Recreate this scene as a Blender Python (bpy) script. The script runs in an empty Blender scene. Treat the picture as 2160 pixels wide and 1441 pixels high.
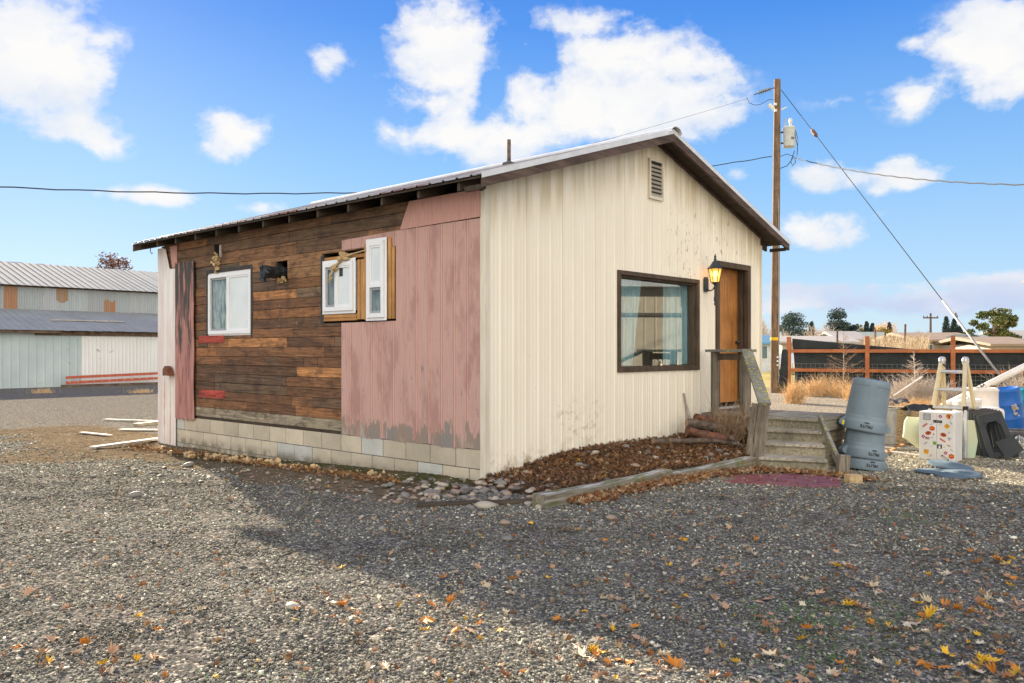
import bpy, bmesh, math, random
import numpy as np
from mathutils import Vector, Matrix, Euler
R = math.radians
random.seed(7); rs = np.random.RandomState(11)
scene = bpy.context.scene
COL = scene.collection
F = 1755.0; CX = 1080.0; HY = 740.0; H = 1.317          # focal length in photo pixels, horizon row, eye height
TH = R(47.65); CO = math.cos(TH); SI = math.sin(TH)
C0 = (-.28, 8.5)                                           # near corner of the shed
def sm(t):
    t = max(0., min(1., t)); return t*t*(3-2*t)
def gz(x, y):
    z = -.15*sm((y+.35*max(x, 0)-8.6)/3.5)
    z -= .10*sm((x-3.2)/1.5)*sm((y-7)/3)
    return z
def W(u, v, z=0.):                                        # shed axes -> world
    return Vector((C0[0]+CO*u-SI*v, C0[1]+SI*u+CO*v, z))
def uv(x, y):
    dx, dy = x-C0[0], y-C0[1]
    return (dx*CO+dy*SI, -dx*SI+dy*CO)
def at(px, py, Y):                                        # direction measured in the photo, at a real distance
    return Vector(((px-CX)/F*Y, Y, H-(py-HY)/F*Y))
def gr(px, py, dz=0.):                                    # where that direction meets the ground
    z = 0.
    for i in range(12):
        Y = (H-z)*F/(py-HY); X = (px-CX)/F*Y
        z = gz(X, Y)+dz
    return Vector((X, Y, z))
# ------------------------------------------------------------------ mesh helper
class MB:
    def __init__(s): s.v = []; s.f = []; s.c = []; s.cur = (1, 1, 1)
    def add(s, vs, fs, col=None):
        n = len(s.v); s.v += [tuple(p) for p in vs]
        for f in fs: s.f.append([i+n for i in f]); s.c.append(col or s.cur)
        return s
    def box(s, a, b, col=None):
        x0, y0, z0 = a; x1, y1, z1 = b
        if x0 > x1: x0, x1 = x1, x0
        if y0 > y1: y0, y1 = y1, y0
        if z0 > z1: z0, z1 = z1, z0
        vs = [(x0,y0,z0),(x1,y0,z0),(x1,y1,z0),(x0,y1,z0),(x0,y0,z1),(x1,y0,z1),(x1,y1,z1),(x0,y1,z1)]
        return s.add(vs, [(0,3,2,1),(4,5,6,7),(0,1,5,4),(1,2,6,5),(2,3,7,6),(3,0,4,7)], col)
    def bar(s, p, q, w, h, up=(0,0,1), col=None, w2=None, h2=None):    # beam between two points
        p = Vector(p); q = Vector(q); d = (q-p).normalized(); up = Vector(up)
        x = d.cross(up)
        if x.length < 1e-4: x = d.cross(Vector((1,0,0)))
        x.normalize(); y = x.cross(d).normalized()
        vs = []
        for c, ww, hh in ((p, w, h), (q, w2 or w, h2 or h)):
            for a, b in ((-1,-1),(1,-1),(1,1),(-1,1)): vs.append(c+x*a*ww/2+y*b*hh/2)
        return s.add(vs, [(3,2,1,0),(4,5,6,7),(0,1,5,4),(1,2,6,5),(2,3,7,6),(3,0,4,7)], col)
    def tube(s, pts, r, n=8, col=None, cap=True):
        pts = [Vector(p) for p in pts]; k = len(pts)
        if not hasattr(r, '__len__'): r = [r]*k
        vs = []; prev = None
        for i, p in enumerate(pts):
            d = (pts[min(i+1, k-1)]-pts[max(i-1, 0)]).normalized()
            if prev is None:
                a = d.cross(Vector((0,0,1)))
                if a.length < .05: a = d.cross(Vector((1,0,0)))
            else: a = prev-d*prev.dot(d)
            a.normalize(); prev = a; b = d.cross(a)
            for j in range(n):
                t = 2*math.pi*j/n; vs.append(p+(a*math.cos(t)+b*math.sin(t))*r[i])
        fs = [(i*n+j, i*n+(j+1)%n, (i+1)*n+(j+1)%n, (i+1)*n+j) for i in range(k-1) for j in range(n)]
        if cap: fs += [tuple(range(n-1, -1, -1)), tuple(range((k-1)*n, k*n))]
        return s.add(vs, fs, col)
    def lathe(s, prof, n=24, col=None, fn=None, c=(0,0,0)):            # profile of (radius, z)
        vs = []
        for r, z in prof:
            for j in range(n):
                t = 2*math.pi*j/n; rr = r if fn is None else fn(r, z, t)
                vs.append((c[0]+rr*math.cos(t), c[1]+rr*math.sin(t), c[2]+z))
        k = len(prof)
        fs = [(i*n+j, i*n+(j+1)%n, (i+1)*n+(j+1)%n, (i+1)*n+j) for i in range(k-1) for j in range(n)]
        return s.add(vs, fs, col)
    def prism(s, poly, o, ax, ay, d, col=None):                        # 2D polygon swept along d
        o = Vector(o); ax = Vector(ax); ay = Vector(ay); d = Vector(d); n = len(poly)
        vs = [o+ax*a+ay*b for a, b in poly]; vs += [p+d for p in vs]
        return s.add(vs, [tuple(range(n)), tuple(range(2*n-1, n-1, -1))]+[(i, i+n, (i+1)%n+n, (i+1)%n) for i in range(n)], col)
    def build(s, name, mat, parent=None, smooth=False, loc=None, rot=None, attr=False, bev=0, shift=None):
        me = bpy.data.meshes.new(name)
        vs = s.v
        if shift is not None: vs = [(a-shift[0], b-shift[1], c-shift[2]) for a, b, c in vs]
        me.from_pydata(vs, [], s.f); me.update()
        if bev == 0 or True:
            bm = bmesh.new(); bm.from_mesh(me); bmesh.ops.recalc_face_normals(bm, faces=bm.faces)
            bm.to_mesh(me); bm.free()
        if attr:
            at_ = me.attributes.new('tint', 'FLOAT_COLOR', 'FACE')
            at_.data.foreach_set('color', np.array([(c[0], c[1], c[2], 1) for c in s.c], dtype=np.float32).ravel())
        if smooth: me.polygons.foreach_set('use_smooth', [True]*len(me.polygons))
        me.materials.append(mat)
        o = bpy.data.objects.new(name, me); COL.objects.link(o)
        if parent is not None: o.parent = parent
        if loc is not None: o.location = loc
        elif shift is not None: o.location = shift
        if rot is not None: o.rotation_euler = rot
        if bev > 0:
            m = o.modifiers.new('bevel', 'BEVEL'); m.width = bev; m.segments = 2; m.limit_method = 'ANGLE'
        return o
def tag(o, label=None, cat=None, group=None, kind=None):
    if label: o['label'] = label
    if cat: o['category'] = cat
    if group: o['group'] = group
    if kind: o['kind'] = kind
    return o
def empty(name, label, cat, loc=(0,0,0), rz=0., group=None, rot=None):
    o = bpy.data.objects.new(name, None); COL.objects.link(o); o.empty_display_size = .1
    o.location = loc; o.rotation_euler = rot if rot is not None else (0, 0, rz)
    return tag(o, label, cat, group)
# ------------------------------------------------------------------ materials
class NT:
    def __init__(s, name):
        s.m = bpy.data.materials.new(name); s.m.use_nodes = True; s.t = s.m.node_tree; s.b = s.t.nodes['Principled BSDF']
        s.co = None
    def n(s, typ, **kw):
        x = s.t.nodes.new(typ)
        for k, v in kw.items(): setattr(x, k, v)
        return x
    def l(s, a, b): s.t.links.new(a, b)
    def inp(s, sock, v):
        if hasattr(v, 'default_value') or hasattr(v, 'is_linked'): s.l(v, sock)
        else: sock.default_value = v if not (hasattr(v, '__len__') and len(v) == 3 and sock.type == 'RGBA') else (*v, 1)
    def obj(s):
        if s.co is None: s.co = s.n('ShaderNodeTexCoord').outputs['Object']
        return s.co
    def mapped(s, sc=(1,1,1), loc=(0,0,0)):
        m = s.n('ShaderNodeMapping'); s.l(s.obj(), m.inputs['Vector']); m.inputs['Scale'].default_value = sc; m.inputs['Location'].default_value = loc
        return m.outputs[0]
    def noise(s, sc=(1,1,1), scale=5, detail=6, rough=.6, loc=(0,0,0), dist=0, vec=None):
        x = s.n('ShaderNodeTexNoise'); s.l(vec if vec is not None else s.mapped(sc, loc), x.inputs['Vector'])
        x.inputs['Scale'].default_value = scale; x.inputs['Detail'].default_value = detail; x.inputs['Roughness'].default_value = rough; x.inputs['Distortion'].default_value = dist
        return x.outputs['Fac']
    def vor(s, scale, feature='F1', out='Distance', sc=(1,1,1), rand=1):
        x = s.n('ShaderNodeTexVoronoi', feature=feature); s.l(s.mapped(sc), x.inputs['Vector']); x.inputs['Scale'].default_value = scale
        x.inputs['Randomness'].default_value = rand
        return x.outputs[out]
    def ramp(s, fac, stops, interp='LINEAR'):
        x = s.n('ShaderNodeValToRGB'); s.l(fac, x.inputs[0]); e = x.color_ramp.elements; x.color_ramp.interpolation = interp
        while len(e) < len(stops): e.new(.5)
        for i, (p, c) in enumerate(stops):
            e[i].position = p
            e[i].color = (c, c, c, 1) if not hasattr(c, '__len__') else (*c, 1)
        return x.outputs[0]
    def mix(s, f, a, b, mode='MIX'):
        x = s.n('ShaderNodeMix', data_type='RGBA', blend_type=mode); s.inp(x.inputs['Factor'], f); s.inp(x.inputs['A'], a); s.inp(x.inputs['B'], b)
        return x.outputs['Result']
    def math(s, op, a, b=0., c=None):
        x = s.n('ShaderNodeMath', operation=op); s.inp(x.inputs[0], a); s.inp(x.inputs[1], b)
        if c is not None: s.inp(x.inputs[2], c)
        return x.outputs[0]
    def xyz(s):
        x = s.n('ShaderNodeSeparateXYZ'); s.l(s.obj(), x.inputs[0]); return x.outputs
    def attr(s, nm='tint'):
        x = s.n('ShaderNodeAttribute', attribute_name=nm); return x.outputs['Color']
    def band(s, v, lo, hi, soft=.1):                      # 1 inside lo..hi with soft ends
        a = s.n('ShaderNodeMapRange', interpolation_type='SMOOTHSTEP'); s.l(v, a.inputs[0]); a.inputs[1].default_value = lo-soft; a.inputs[2].default_value = lo+soft
        b = s.n('ShaderNodeMapRange', interpolation_type='SMOOTHSTEP'); s.l(v, b.inputs[0]); b.inputs[1].default_value = hi-soft; b.inputs[2].default_value = hi+soft; b.inputs[3].default_value = 1; b.inputs[4].default_value = 0
        return s.math('MULTIPLY', a.outputs[0], b.outputs[0])
    def bump(s, h, strength=.3, dist=.01, prev=None):
        x = s.n('ShaderNodeBump'); s.l(h, x.inputs['Height']); x.inputs['Strength'].default_value = strength; x.inputs['Distance'].default_value = dist
        if prev is not None: s.l(prev, x.inputs['Normal'])
        return x.outputs[0]
    def done(s, col, rough=.7, metal=0., normal=None, spec=.4, **kw):
        s.inp(s.b.inputs['Base Color'], col); s.inp(s.b.inputs['Roughness'], rough); s.b.inputs['Metallic'].default_value = metal
        s.b.inputs['Specular IOR Level'].default_value = spec
        if normal is not None: s.l(normal, s.b.inputs['Normal'])
        for k, v in kw.items(): s.b.inputs[k].default_value = v
        return s.m
def mat(name, c1, c2=None, scale=6, sc=(1,1,1), rough=.7, metal=0., bump=.15, bd=.005, lo=.35, hi=.65, spec=.4, attr=False, bscale=None, **kw):
    t = NT(name); f = t.noise(sc, scale)
    if c2 is None: c2 = tuple(x*.75 for x in c1)
    col = t.ramp(f, [(lo, c2), (hi, c1)])
    if attr: col = t.mix(1., col, t.attr(), 'MULTIPLY')
    b = f if bscale is None else t.noise(sc, bscale)
    return t.done(col, rough, metal, t.bump(b, bump, bd), spec, **kw)
def mat_wood(name, dark, light, attr=False, axis=0, rough=.8, grain=30, bump=.5, knots=True, lich=None):
    t = NT(name); k = [grain]*3; k[axis] = 1.6; k = tuple(k)
    g = t.noise(k, 1., 5, .65, dist=.6); big = t.noise((1,1,1), 3., 4)
    col = t.ramp(g, [(.3, dark), (.68, light)])
    col = t.mix(t.ramp(big, [(.35, .0), (.7, .55)]), col, tuple(c*.45 for c in dark))
    if attr: col = t.mix(1., col, t.attr(), 'MULTIPLY')
    if lich:
        m = t.ramp(t.noise((1,1,1), 22, 5), [(lich, 0.), (lich+.04, 1.)]); col = t.mix(m, col, (.42, .38, .03))
    return t.done(col, rough, 0, t.bump(g, bump, .004), .25)
M = {}
def build_materials():
    # cream steel siding: chalky paint, dust at the foot, rust specks under the seams
    t = NT('cream_steel'); x, y, z = t.xyz()
    big = t.noise((1.2,1.2,.35), 2.2, 5); col = t.ramp(big, [(.3, (.84,.76,.60)), (.7, (.90,.825,.67))])
    st = t.noise((9,9,.6), 1.6, 6, .7); col = t.mix(t.ramp(st, [(.55, 0.), (.8, .14)]), col, (.62,.50,.32))
    warm = t.math('MULTIPLY', t.ramp(t.noise((7,7,.4), 1., 4), [(.4, 0.), (.62, .55)]), t.band(t.math('ADD', z, t.math('MULTIPLY', t.math('ABSOLUTE', t.math('SUBTRACT', x, 3.1)), .3145)), 3.55, 5.0, .22))
    col = t.mix(warm, col, (.50,.37,.17))
    rr = t.math('MULTIPLY', t.band(x, 3.55, 5.7, .5), t.band(z, 2.15, 3.3, .28))
    sp = t.ramp(t.noise((26,26,7), 1., 4, .7), [(.60, 0.), (.66, 1.)]); col = t.mix(t.math('MULTIPLY', t.math('MULTIPLY', sp, rr), .75), col, (.26,.14,.07))
    low = t.math('MULTIPLY', t.band(z, -.5, .24, .12), t.ramp(t.noise((5,5,4), 1., 6, .7), [(.50, 0.), (.68, .8)])); col = t.mix(low, col, (.30,.21,.11))
    sc2 = t.math('MULTIPLY', t.math('MULTIPLY', t.band(x, 1.15, 2.0, .2), t.band(z, .2, .75, .16)), t.ramp(t.noise((8,8,9), 1., 6, .75), [(.52, 0.), (.66, .6)])); col = t.mix(sc2, col, (.33,.24,.12))
    pin = t.ramp(t.vor(3.1, sc=(1,1,1)), [(.0, 1.), (.03, 0.)]); col = t.mix(t.math('MULTIPLY', pin, .6), col, (.25,.16,.1))
    seam = t.math('MODULO', t.math('ADD', x, .6135-.015), .6135)
    col = t.mix(t.math('MULTIPLY', t.band(seam, .0, .006, .003), .8), col, (.22,.17,.11))
    M['cream'] = t.done(col, .55, 0, t.bump(big, .15, .01), .4)
    # pink painted steel
    t = NT('pink_steel'); x, y, z = t.xyz()
    a = t.noise((3.5,3.5,1.1), 1., 9, .68); col = t.ramp(a, [(.40, (.41,.235,.20)), (.50, (.53,.335,.285))])
    col = t.mix(t.ramp(t.noise((1,24,2), 1., 4), [(.5, 0.), (.8, .5)]), col, (.38,.20,.165))
    edge = t.math('ADD', t.math('MULTIPLY', t.noise((7,7,2.4), 1., 9, .72), .98), t.math('MULTIPLY', z, -1.))
    g = t.ramp(edge, [(.02, 0.), (.035, 1.)])
    sk = t.ramp(t.noise((1,9,1.2), 1., 3), [(.40, 0.), (.43, 1.)])
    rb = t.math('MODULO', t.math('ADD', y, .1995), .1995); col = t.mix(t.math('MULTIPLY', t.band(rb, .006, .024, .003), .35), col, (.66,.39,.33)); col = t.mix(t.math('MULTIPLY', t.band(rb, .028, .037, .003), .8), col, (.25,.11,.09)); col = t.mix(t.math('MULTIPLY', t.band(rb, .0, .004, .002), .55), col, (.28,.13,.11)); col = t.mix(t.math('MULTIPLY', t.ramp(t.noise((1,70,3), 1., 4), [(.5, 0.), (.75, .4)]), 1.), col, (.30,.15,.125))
    zinc = t.ramp(t.noise((5,5,2), 1., 4), [(.38, (.20,.21,.20)), (.6, (.27,.21,.15)), (.72, (.38,.37,.34))])
    col = t.mix(t.math('MULTIPLY', t.math('MULTIPLY', g, sk), .85), col, zinc)
    spk = t.ramp(t.noise((14,14,5), 1., 5, .7), [(.66, 0.), (.68, 1.)]); col = t.mix(spk, col, zinc)
    pin = t.ramp(t.vor(4.), [(.0, 1.), (.03, 0.)]); col = t.mix(pin, col, (.08,.05,.04))
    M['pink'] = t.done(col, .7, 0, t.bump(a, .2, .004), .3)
    M['pink_flat'] = mat('pink_sheet', (.55,.31,.26), (.47,.25,.20), 4, (1,9,1), .7, bump=.1)
    t = NT('peeling_pink'); x, y, z = t.xyz()
    a = t.noise((18,18,1.6), 1., 5, .6); up = t.math('MULTIPLY', t.math('SUBTRACT', z, 1.0), .13)
    col = t.ramp(t.noise((10,10,2), 1., 5), [(.35, (.27,.125,.11)), (.65, (.44,.23,.20))])
    col = t.mix(t.ramp(t.math('ADD', a, up), [(.61, 0.), (.63, 1.)]), col, (.075,.07,.065))
    M['peel'] = t.done(col, .8, 0, t.bump(a, .5, .006), .2)
    t = NT('white_flashing'); x, y, z = t.xyz()
    col = t.ramp(t.noise((6,6,1), 1., 4), [(.35, (.62,.52,.48)), (.65, (.74,.72,.69))])
    s1 = t.math('MULTIPLY', t.math('ADD', t.band(y, 6.80, 6.83, .022), t.band(y, 7.00, 7.03, .02)), t.band(z, -.5, .95, .5))
    col = t.mix(t.math('MULTIPLY', s1, t.ramp(t.noise((8,8,4), 1., 5), [(.3, .2), (.55, 1.)])), col, (.45,.20,.05))
    M['flash'] = t.done(col, .6)
    # salvaged plank wall
    t = NT('old_plank'); tn = t.attr()
    g = t.noise((30,1.8,42), 1., 6, .68, dist=1.3); b2 = t.noise((1,2.2,5), 1.5, 5, .7)
    col = t.mix(1., tn, t.ramp(g, [(.30, .5), (.48, 1.75), (.56, 2.15), (.74, 3.7)]), 'MULTIPLY')
    col = t.mix(t.ramp(b2, [(.48, 0.), (.63, .65)]), col, (.050,.030,.021)); col = t.mix(t.ramp(t.noise((1,5,14), 3., 6, .8), [(.56, 0.), (.68, .65)]), col, (.035,.025,.018))
    ring = t.n('ShaderNodeTexWave', wave_type='RINGS', rings_direction='X'); t.l(t.mapped((1,3.2,9)), ring.inputs[0]); ring.inputs['Scale'].default_value = 1.6; ring.inputs['Distortion'].default_value = 9; ring.inputs['Detail'].default_value = 3; ring.inputs['Detail Scale'].default_value = .8
    wm = t.math('MULTIPLY', t.ramp(t.noise((1,1.6,3), 1.3, 3, loc=(3,1,5)), [(.53, 0.), (.62, .55)]), t.ramp(ring.outputs['Fac'], [(.4, 0.), (.7, 1.)]))
    col = t.mix(wm, col, t.mix(1., tn, (2.0,1.9,1.6), 'MULTIPLY'))
    col = t.mix(t.ramp(t.noise((1,3,3), 6, 5, .8), [(.70, 0.), (.76, .6)]), col, (.36,.31,.24))
    col = t.mix(t.ramp(t.vor(3.6, sc=(1,1,2.2)), [(.0, 1.), (.035, 0.)]), col, (.5,.45,.38))
    M['plank'] = t.done(col, .75, 0, t.bump(g, .6, .004), .3)
    # cinder block
    t = NT('cinder_block'); fn = t.noise((1,1,1), 140, 3); b = t.noise((1,1,1), 3, 5)
    col = t.mix(1., t.attr(), t.ramp(b, [(.3, .82), (.7, 1.05)]), 'MULTIPLY'); col = t.mix(t.ramp(fn, [(.35, .35), (.5, 0.)]), col, (.2,.19,.17))
    z = t.xyz()[2]
    col = t.mix(t.math('MULTIPLY', t.band(z, -.5, -.02, .07), t.ramp(t.noise((3,3,3), 2., 5), [(.4, .1), (.6, .8)])), col, (.16,.13,.09))
    M['block'] = t.done(col, .95, 0, t.bump(fn, .5, .004), .15)
    M['mortar'] = mat('mortar', (.24,.22,.19), (.13,.12,.1), 12, rough=.95)
    M['rake_wood'] = mat_wood('weathered_brown_board', (.055,.035,.025), (.16,.11,.085), axis=0, grain=22)
    M['rafter'] = mat_wood('rafter_wood', (.035,.028,.02), (.10,.075,.05), axis=0, grain=22)
    M['deckwood'] = mat_wood('sheathing_wood', (.035,.027,.02), (.09,.065,.045), axis=1, grain=16)
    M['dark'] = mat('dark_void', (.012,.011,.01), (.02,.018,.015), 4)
    M['tar'] = mat('black_building_paper', (.035,.033,.033), (.06,.055,.05), 12, rough=.8)
    t = NT('old_roof_steel'); a = t.noise((1,1,1), 1.4, 6, .7)
    col = t.ramp(a, [(.40, (.36,.36,.36)), (.54, (.30,.285,.28)), (.62, (.22,.13,.11))])
    M['roofmetal'] = t.done(col, .5, .15, t.bump(a, .1, .01), .4)
    M['trimmetal'] = mat('galvanised_trim', (.72,.73,.72), (.60,.60,.59), 5, rough=.5, metal=.1, bump=.05)
    M['creamtrim'] = mat('cream_corner_trim', (.74,.68,.56), (.62,.55,.42), 3, (4,4,.6), .5, bump=.05)
    M['vinyl'] = mat('white_vinyl', (.80,.81,.82), (.76,.77,.78), 3, rough=.35, bump=.02)
    t = NT('frosted_pane'); M['frost'] = t.done(t.ramp(t.noise((1,1,1), 2.2, 2), [(.35, (.62,.67,.67)), (.65, (.72,.76,.75))]), .12, 0, None, .6)
    M['blind'] = mat('window_curtain_sheer', (.50,.56,.54), (.15,.19,.19), 4, (1,9,1), .9, lo=.4, hi=.6)
    M['screen'] = mat('window_screen_grey', (.33,.35,.36), (.27,.29,.3), 4, rough=.6)
    M['newwood'] = mat_wood('fresh_lumber', (.36,.17,.055), (.66,.38,.15), axis=2, grain=26, bump=.2)
    M['newwood_h'] = mat_wood('fresh_lumber_sill', (.34,.15,.05), (.64,.36,.14), axis=1, grain=26, bump=.2)
    M['brownframe'] = mat_wood('brown_painted_frame', (.06,.042,.027), (.15,.105,.07), axis=2, grain=22, bump=.35)
    M['door'] = mat_wood('varnished_door', (.30,.11,.028), (.60,.27,.08), axis=2, grain=34, rough=.42, bump=.08)
    M['greywood'] = mat_wood('weathered_grey_wood', (.16,.14,.105), (.50,.45,.355), attr=True, axis=0, grain=34, bump=.8)
    M['greywood_v'] = mat_wood('weathered_grey_post', (.10,.085,.065), (.33,.28,.215), axis=2, grain=34, bump=.8)
    M['lichen'] = mat_wood('lichened_rail', (.12,.115,.10), (.34,.33,.28), axis=1, grain=34, bump=.8, lich=.57)
    t = NT('mossy_timber'); x, y, z = t.xyz(); g = t.noise((1.4,30,30), 1., 6, .68, dist=.8)
    col = t.ramp(g, [(.3, (.09,.08,.055)), (.55, (.24,.21,.155)), (.72, (.36,.34,.29))])
    geo = t.n('ShaderNodeNewGeometry'); sep = t.n('ShaderNodeSeparateXYZ'); t.l(geo.outputs['Normal'], sep.inputs[0])
    topm = t.math('MULTIPLY', t.ramp(sep.outputs[2], [(.5, 0.), (.9, 1.)]), t.ramp(t.noise((2,14,14), 1., 5), [(.45, 0.), (.6, .85)])); col = t.mix(topm, col, (.50,.50,.47))
    col = t.mix(t.math('MULTIPLY', t.ramp(t.noise((3,6,6), 1.3, 5, loc=(2,0,1)), [(.5, 0.), (.6, .6)]), 1.), col, (.095,.12,.035))
    col = t.mix(t.math('MULTIPLY', t.band(x, 1.5, 2.7, .25), t.ramp(t.noise((9,9,3), 1., 5), [(.56, 0.), (.62, .8)])), col, (.42,.22,.03))
    M['timber'] = t.done(col, .9, 0, t.bump(g, .9, .008), .2)
    t = NT('fallen_leaf_mat'); col = t.mix(t.ramp(t.noise((1,1,1), 60, 3), [(.35, .35), (.65, 0.)]), t.attr(), (.12,.07,.03)); M['litter'] = t.done(col, .75, 0, None, .25)
    M['brick'] = mat('red_paver', (.27,.075,.065), (.16,.042,.038), 9, rough=.5, bump=.2, attr=True)
    M['bark'] = mat('bark', (.17,.125,.09), (.045,.032,.024), 14, (1,1,1), .9, bump=.8, bd=.01)
    M['barkred'] = mat('reddish_bark', (.22,.08,.035), (.045,.027,.02), 16, (1,1,1), .6, bump=.7, bd=.01)
    M['logend'] = mat('cut_log_end', (.42,.30,.19), (.28,.19,.12), 16)
    M['twig'] = mat('dry_twigs', (.42,.28,.16), (.24,.16,.09), 5)
    M['straw'] = mat('golden_dry_weed', (.78,.55,.29), (.55,.35,.16), 4)
    M['paleweed'] = mat('pale_dry_weed', (.60,.51,.42), (.38,.32,.26), 5)
    M['foam'] = mat('yellow_insulation', (.60,.45,.24), (.42,.29,.15), 18, bump=.8, bd=.02)
    M['binplastic'] = mat('grey_blue_plastic', (.19,.25,.29), (.155,.21,.25), 2.5, rough=.45, bump=.05, spec=.4)
    M['lidplastic'] = mat('lid_plastic', (.12,.165,.20), (.095,.135,.165), 4, rough=.8, spec=.1)
    M['ink'] = mat('black_ink', (.018,.018,.02), None, 5, rough=.6)
    M['blackplastic'] = mat('black_plastic', (.030,.036,.04), (.018,.022,.026), 5, rough=.5, bump=.1)
    M['white_paint'] = mat('white_painted_steel', (.74,.73,.71), (.66,.645,.615), 3, rough=.45, bump=.05)
    M['palegreen'] = mat('pale_green_foam_board', (.42,.52,.38), (.50,.50,.33), 3, rough=.8, bump=.1)
    M['whiteplastic'] = mat('white_drum_plastic', (.78,.74,.69), (.64,.58,.52), 3, rough=.5, bump=.05)
    M['blueplastic'] = mat('blue_drum_plastic', (.012,.13,.50), (.01,.10,.38), 4, rough=.4, bump=.05)
    M['tealplastic'] = mat('teal_drum_plastic', (.01,.27,.38), (.01,.2,.3), 4, rough=.4)
    M['rubber'] = mat('tyre_rubber', (.045,.045,.045), (.09,.085,.08), 9, rough=.85)
    M['galv'] = mat('galvanised_steel', (.34,.34,.33), (.24,.235,.22), 8, (1,1,.4), .6, .2)
    M['fibre'] = mat('yellow_fibreglass', (.70,.60,.38), (.60,.49,.28), 3, rough=.5, bump=.04)
    M['alu'] = mat('aluminium', (.66,.67,.68), (.52,.53,.54), 8, rough=.35, metal=.6, bump=.04)
    M['osb'] = mat('straw_board', (.40,.30,.17), (.17,.12,.07), 30, (1,1,2.6), .9, bump=.6, bd=.01, lo=.38, hi=.56)
    M['redwood'] = mat('orange_stained_wood', (.46,.155,.05), (.30,.095,.03), 2.5, rough=.6, bump=.2, bscale=20)
    M['cloth'] = mat('black_shade_cloth', (.030,.036,.036), (.016,.019,.019), 2.5, rough=.8, bump=.5, bd=.06)
    M['wire'] = mat('fence_wire', (.30,.32,.31), None, 5, rough=.5, metal=.3)
    M['pole'] = mat_wood('pole_wood', (.10,.062,.036), (.30,.19,.11), axis=2, grain=20, bump=.6)
    M['cable'] = mat('black_cable', (.03,.03,.032), None, 5)
    M['porcelain'] = mat('grey_porcelain', (.10,.10,.095), None, 5, rough=.9, spec=.1)
    M['transformer'] = mat('pale_grey_tank', (.60,.62,.58), (.50,.52,.48), 6, rough=.5)
    M['iron'] = mat('black_iron', (.022,.032,.034), (.035,.045,.045), 8, rough=.45)
    M['carpet'] = mat('door_mat_grey', (.10,.10,.11), None, 30)
    t = NT('lamp_glass'); M['lampglass'] = t.done((1., .55, .12), .15, 0, None, .5, **{'Transmission Weight': .35, 'Emission Color': (1., .42, .05, 1), 'Emission Strength': .30})
    t = NT('lit_bulb'); M['bulb'] = t.done((1., .9, .7), .3, 0, None, .5, **{'Emission Color': (1., .88, .62, 1), 'Emission Strength': 2.4})
    # window glass: mirror-like sheet over a clear one
    t = NT('window_glass'); gl = t.n('ShaderNodeBsdfGlossy'); gl.inputs['Roughness'].default_value = .006; gl.inputs['Color'].default_value = (.95, 1, 1, 1)
    tr = t.n('ShaderNodeBsdfTransparent'); tr.inputs['Color'].default_value = (.74,.90,.93, 1)
    mx = t.n('ShaderNodeMixShader'); mx.inputs[0].default_value = .36; t.l(tr.outputs[0], mx.inputs[1]); t.l(gl.outputs[0], mx.inputs[2])
    t.l(mx.outputs[0], t.t.nodes['Material Output'].inputs[0]); M['glass'] = t.m
    t = NT('dull_window_glass'); gl = t.n('ShaderNodeBsdfGlossy'); gl.inputs['Roughness'].default_value = .02; tr = t.n('ShaderNodeBsdfTransparent'); tr.inputs['Color'].default_value = (.85,.9,.9,1); mx = t.n('ShaderNodeMixShader'); mx.inputs[0].default_value = .14
    t.l(tr.outputs[0], mx.inputs[1]); t.l(gl.outputs[0], mx.inputs[2]); t.l(mx.outputs[0], t.t.nodes['Material Output'].inputs[0]); M['glass2'] = t.m
    M['curtain'] = mat('blue_white_curtain', (.62,.71,.71), (.42,.54,.56), 5, (6,6,.6), .9, bump=.1)
    M['room'] = mat('interior_paint', (.42,.36,.28), (.38,.32,.25), 2)
    # barns
    t = NT('pale_steel_wall'); x, y, z = t.xyz()
    a = t.noise((.8,.8,.5), 1.3, 5); col = t.ramp(a, [(.3, (.42,.50,.49)), (.7, (.55,.61,.59))])
    col = t.mix(t.band(x, 2.97, 40, .02), col, t.ramp(a, [(.3, (.74,.73,.67)), (.7, (.82,.81,.76))]))
    col = t.mix(t.math('MULTIPLY', t.band(x, 1.4, 4.6, .6), t.ramp(t.noise((1,1,1.6), 2.3, 6, .7), [(.63, 0.), (.66, .8)])), col, (.22,.18,.12))
    M['barnwall'] = t.done(col, .6, .0)
    t = NT('patchwork_corrugated'); col = t.attr(); s = t.noise((9,9,.9), 1., 6, .7)
    col = t.mix(t.ramp(s, [(.4, .0), (.62, .4)]), col, (.30,.28,.25)); M['barnupper'] = t.done(col, .55, .2)
    M['barnroof'] = mat('barn_roof_steel', (.30,.315,.32), (.26,.27,.275), 1.2, rough=.9, metal=0., bump=.0, spec=.05)
    M['fascia'] = mat('rotten_fascia', (.20,.13,.08), (.07,.045,.03), 5)
    M['ladderorange'] = mat('orange_ladder', (.58,.13,.06), (.45,.10,.05), 5, rough=.5)
    M['boardpale'] = mat('pale_scrap_board', (.50,.46,.41), (.33,.30,.26), 9, rough=.9)
    M['stone'] = mat('river_stone', (1,1,1), (.78,.78,.78), 40, rough=.7, attr=False)
    return
build_materials()
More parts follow.
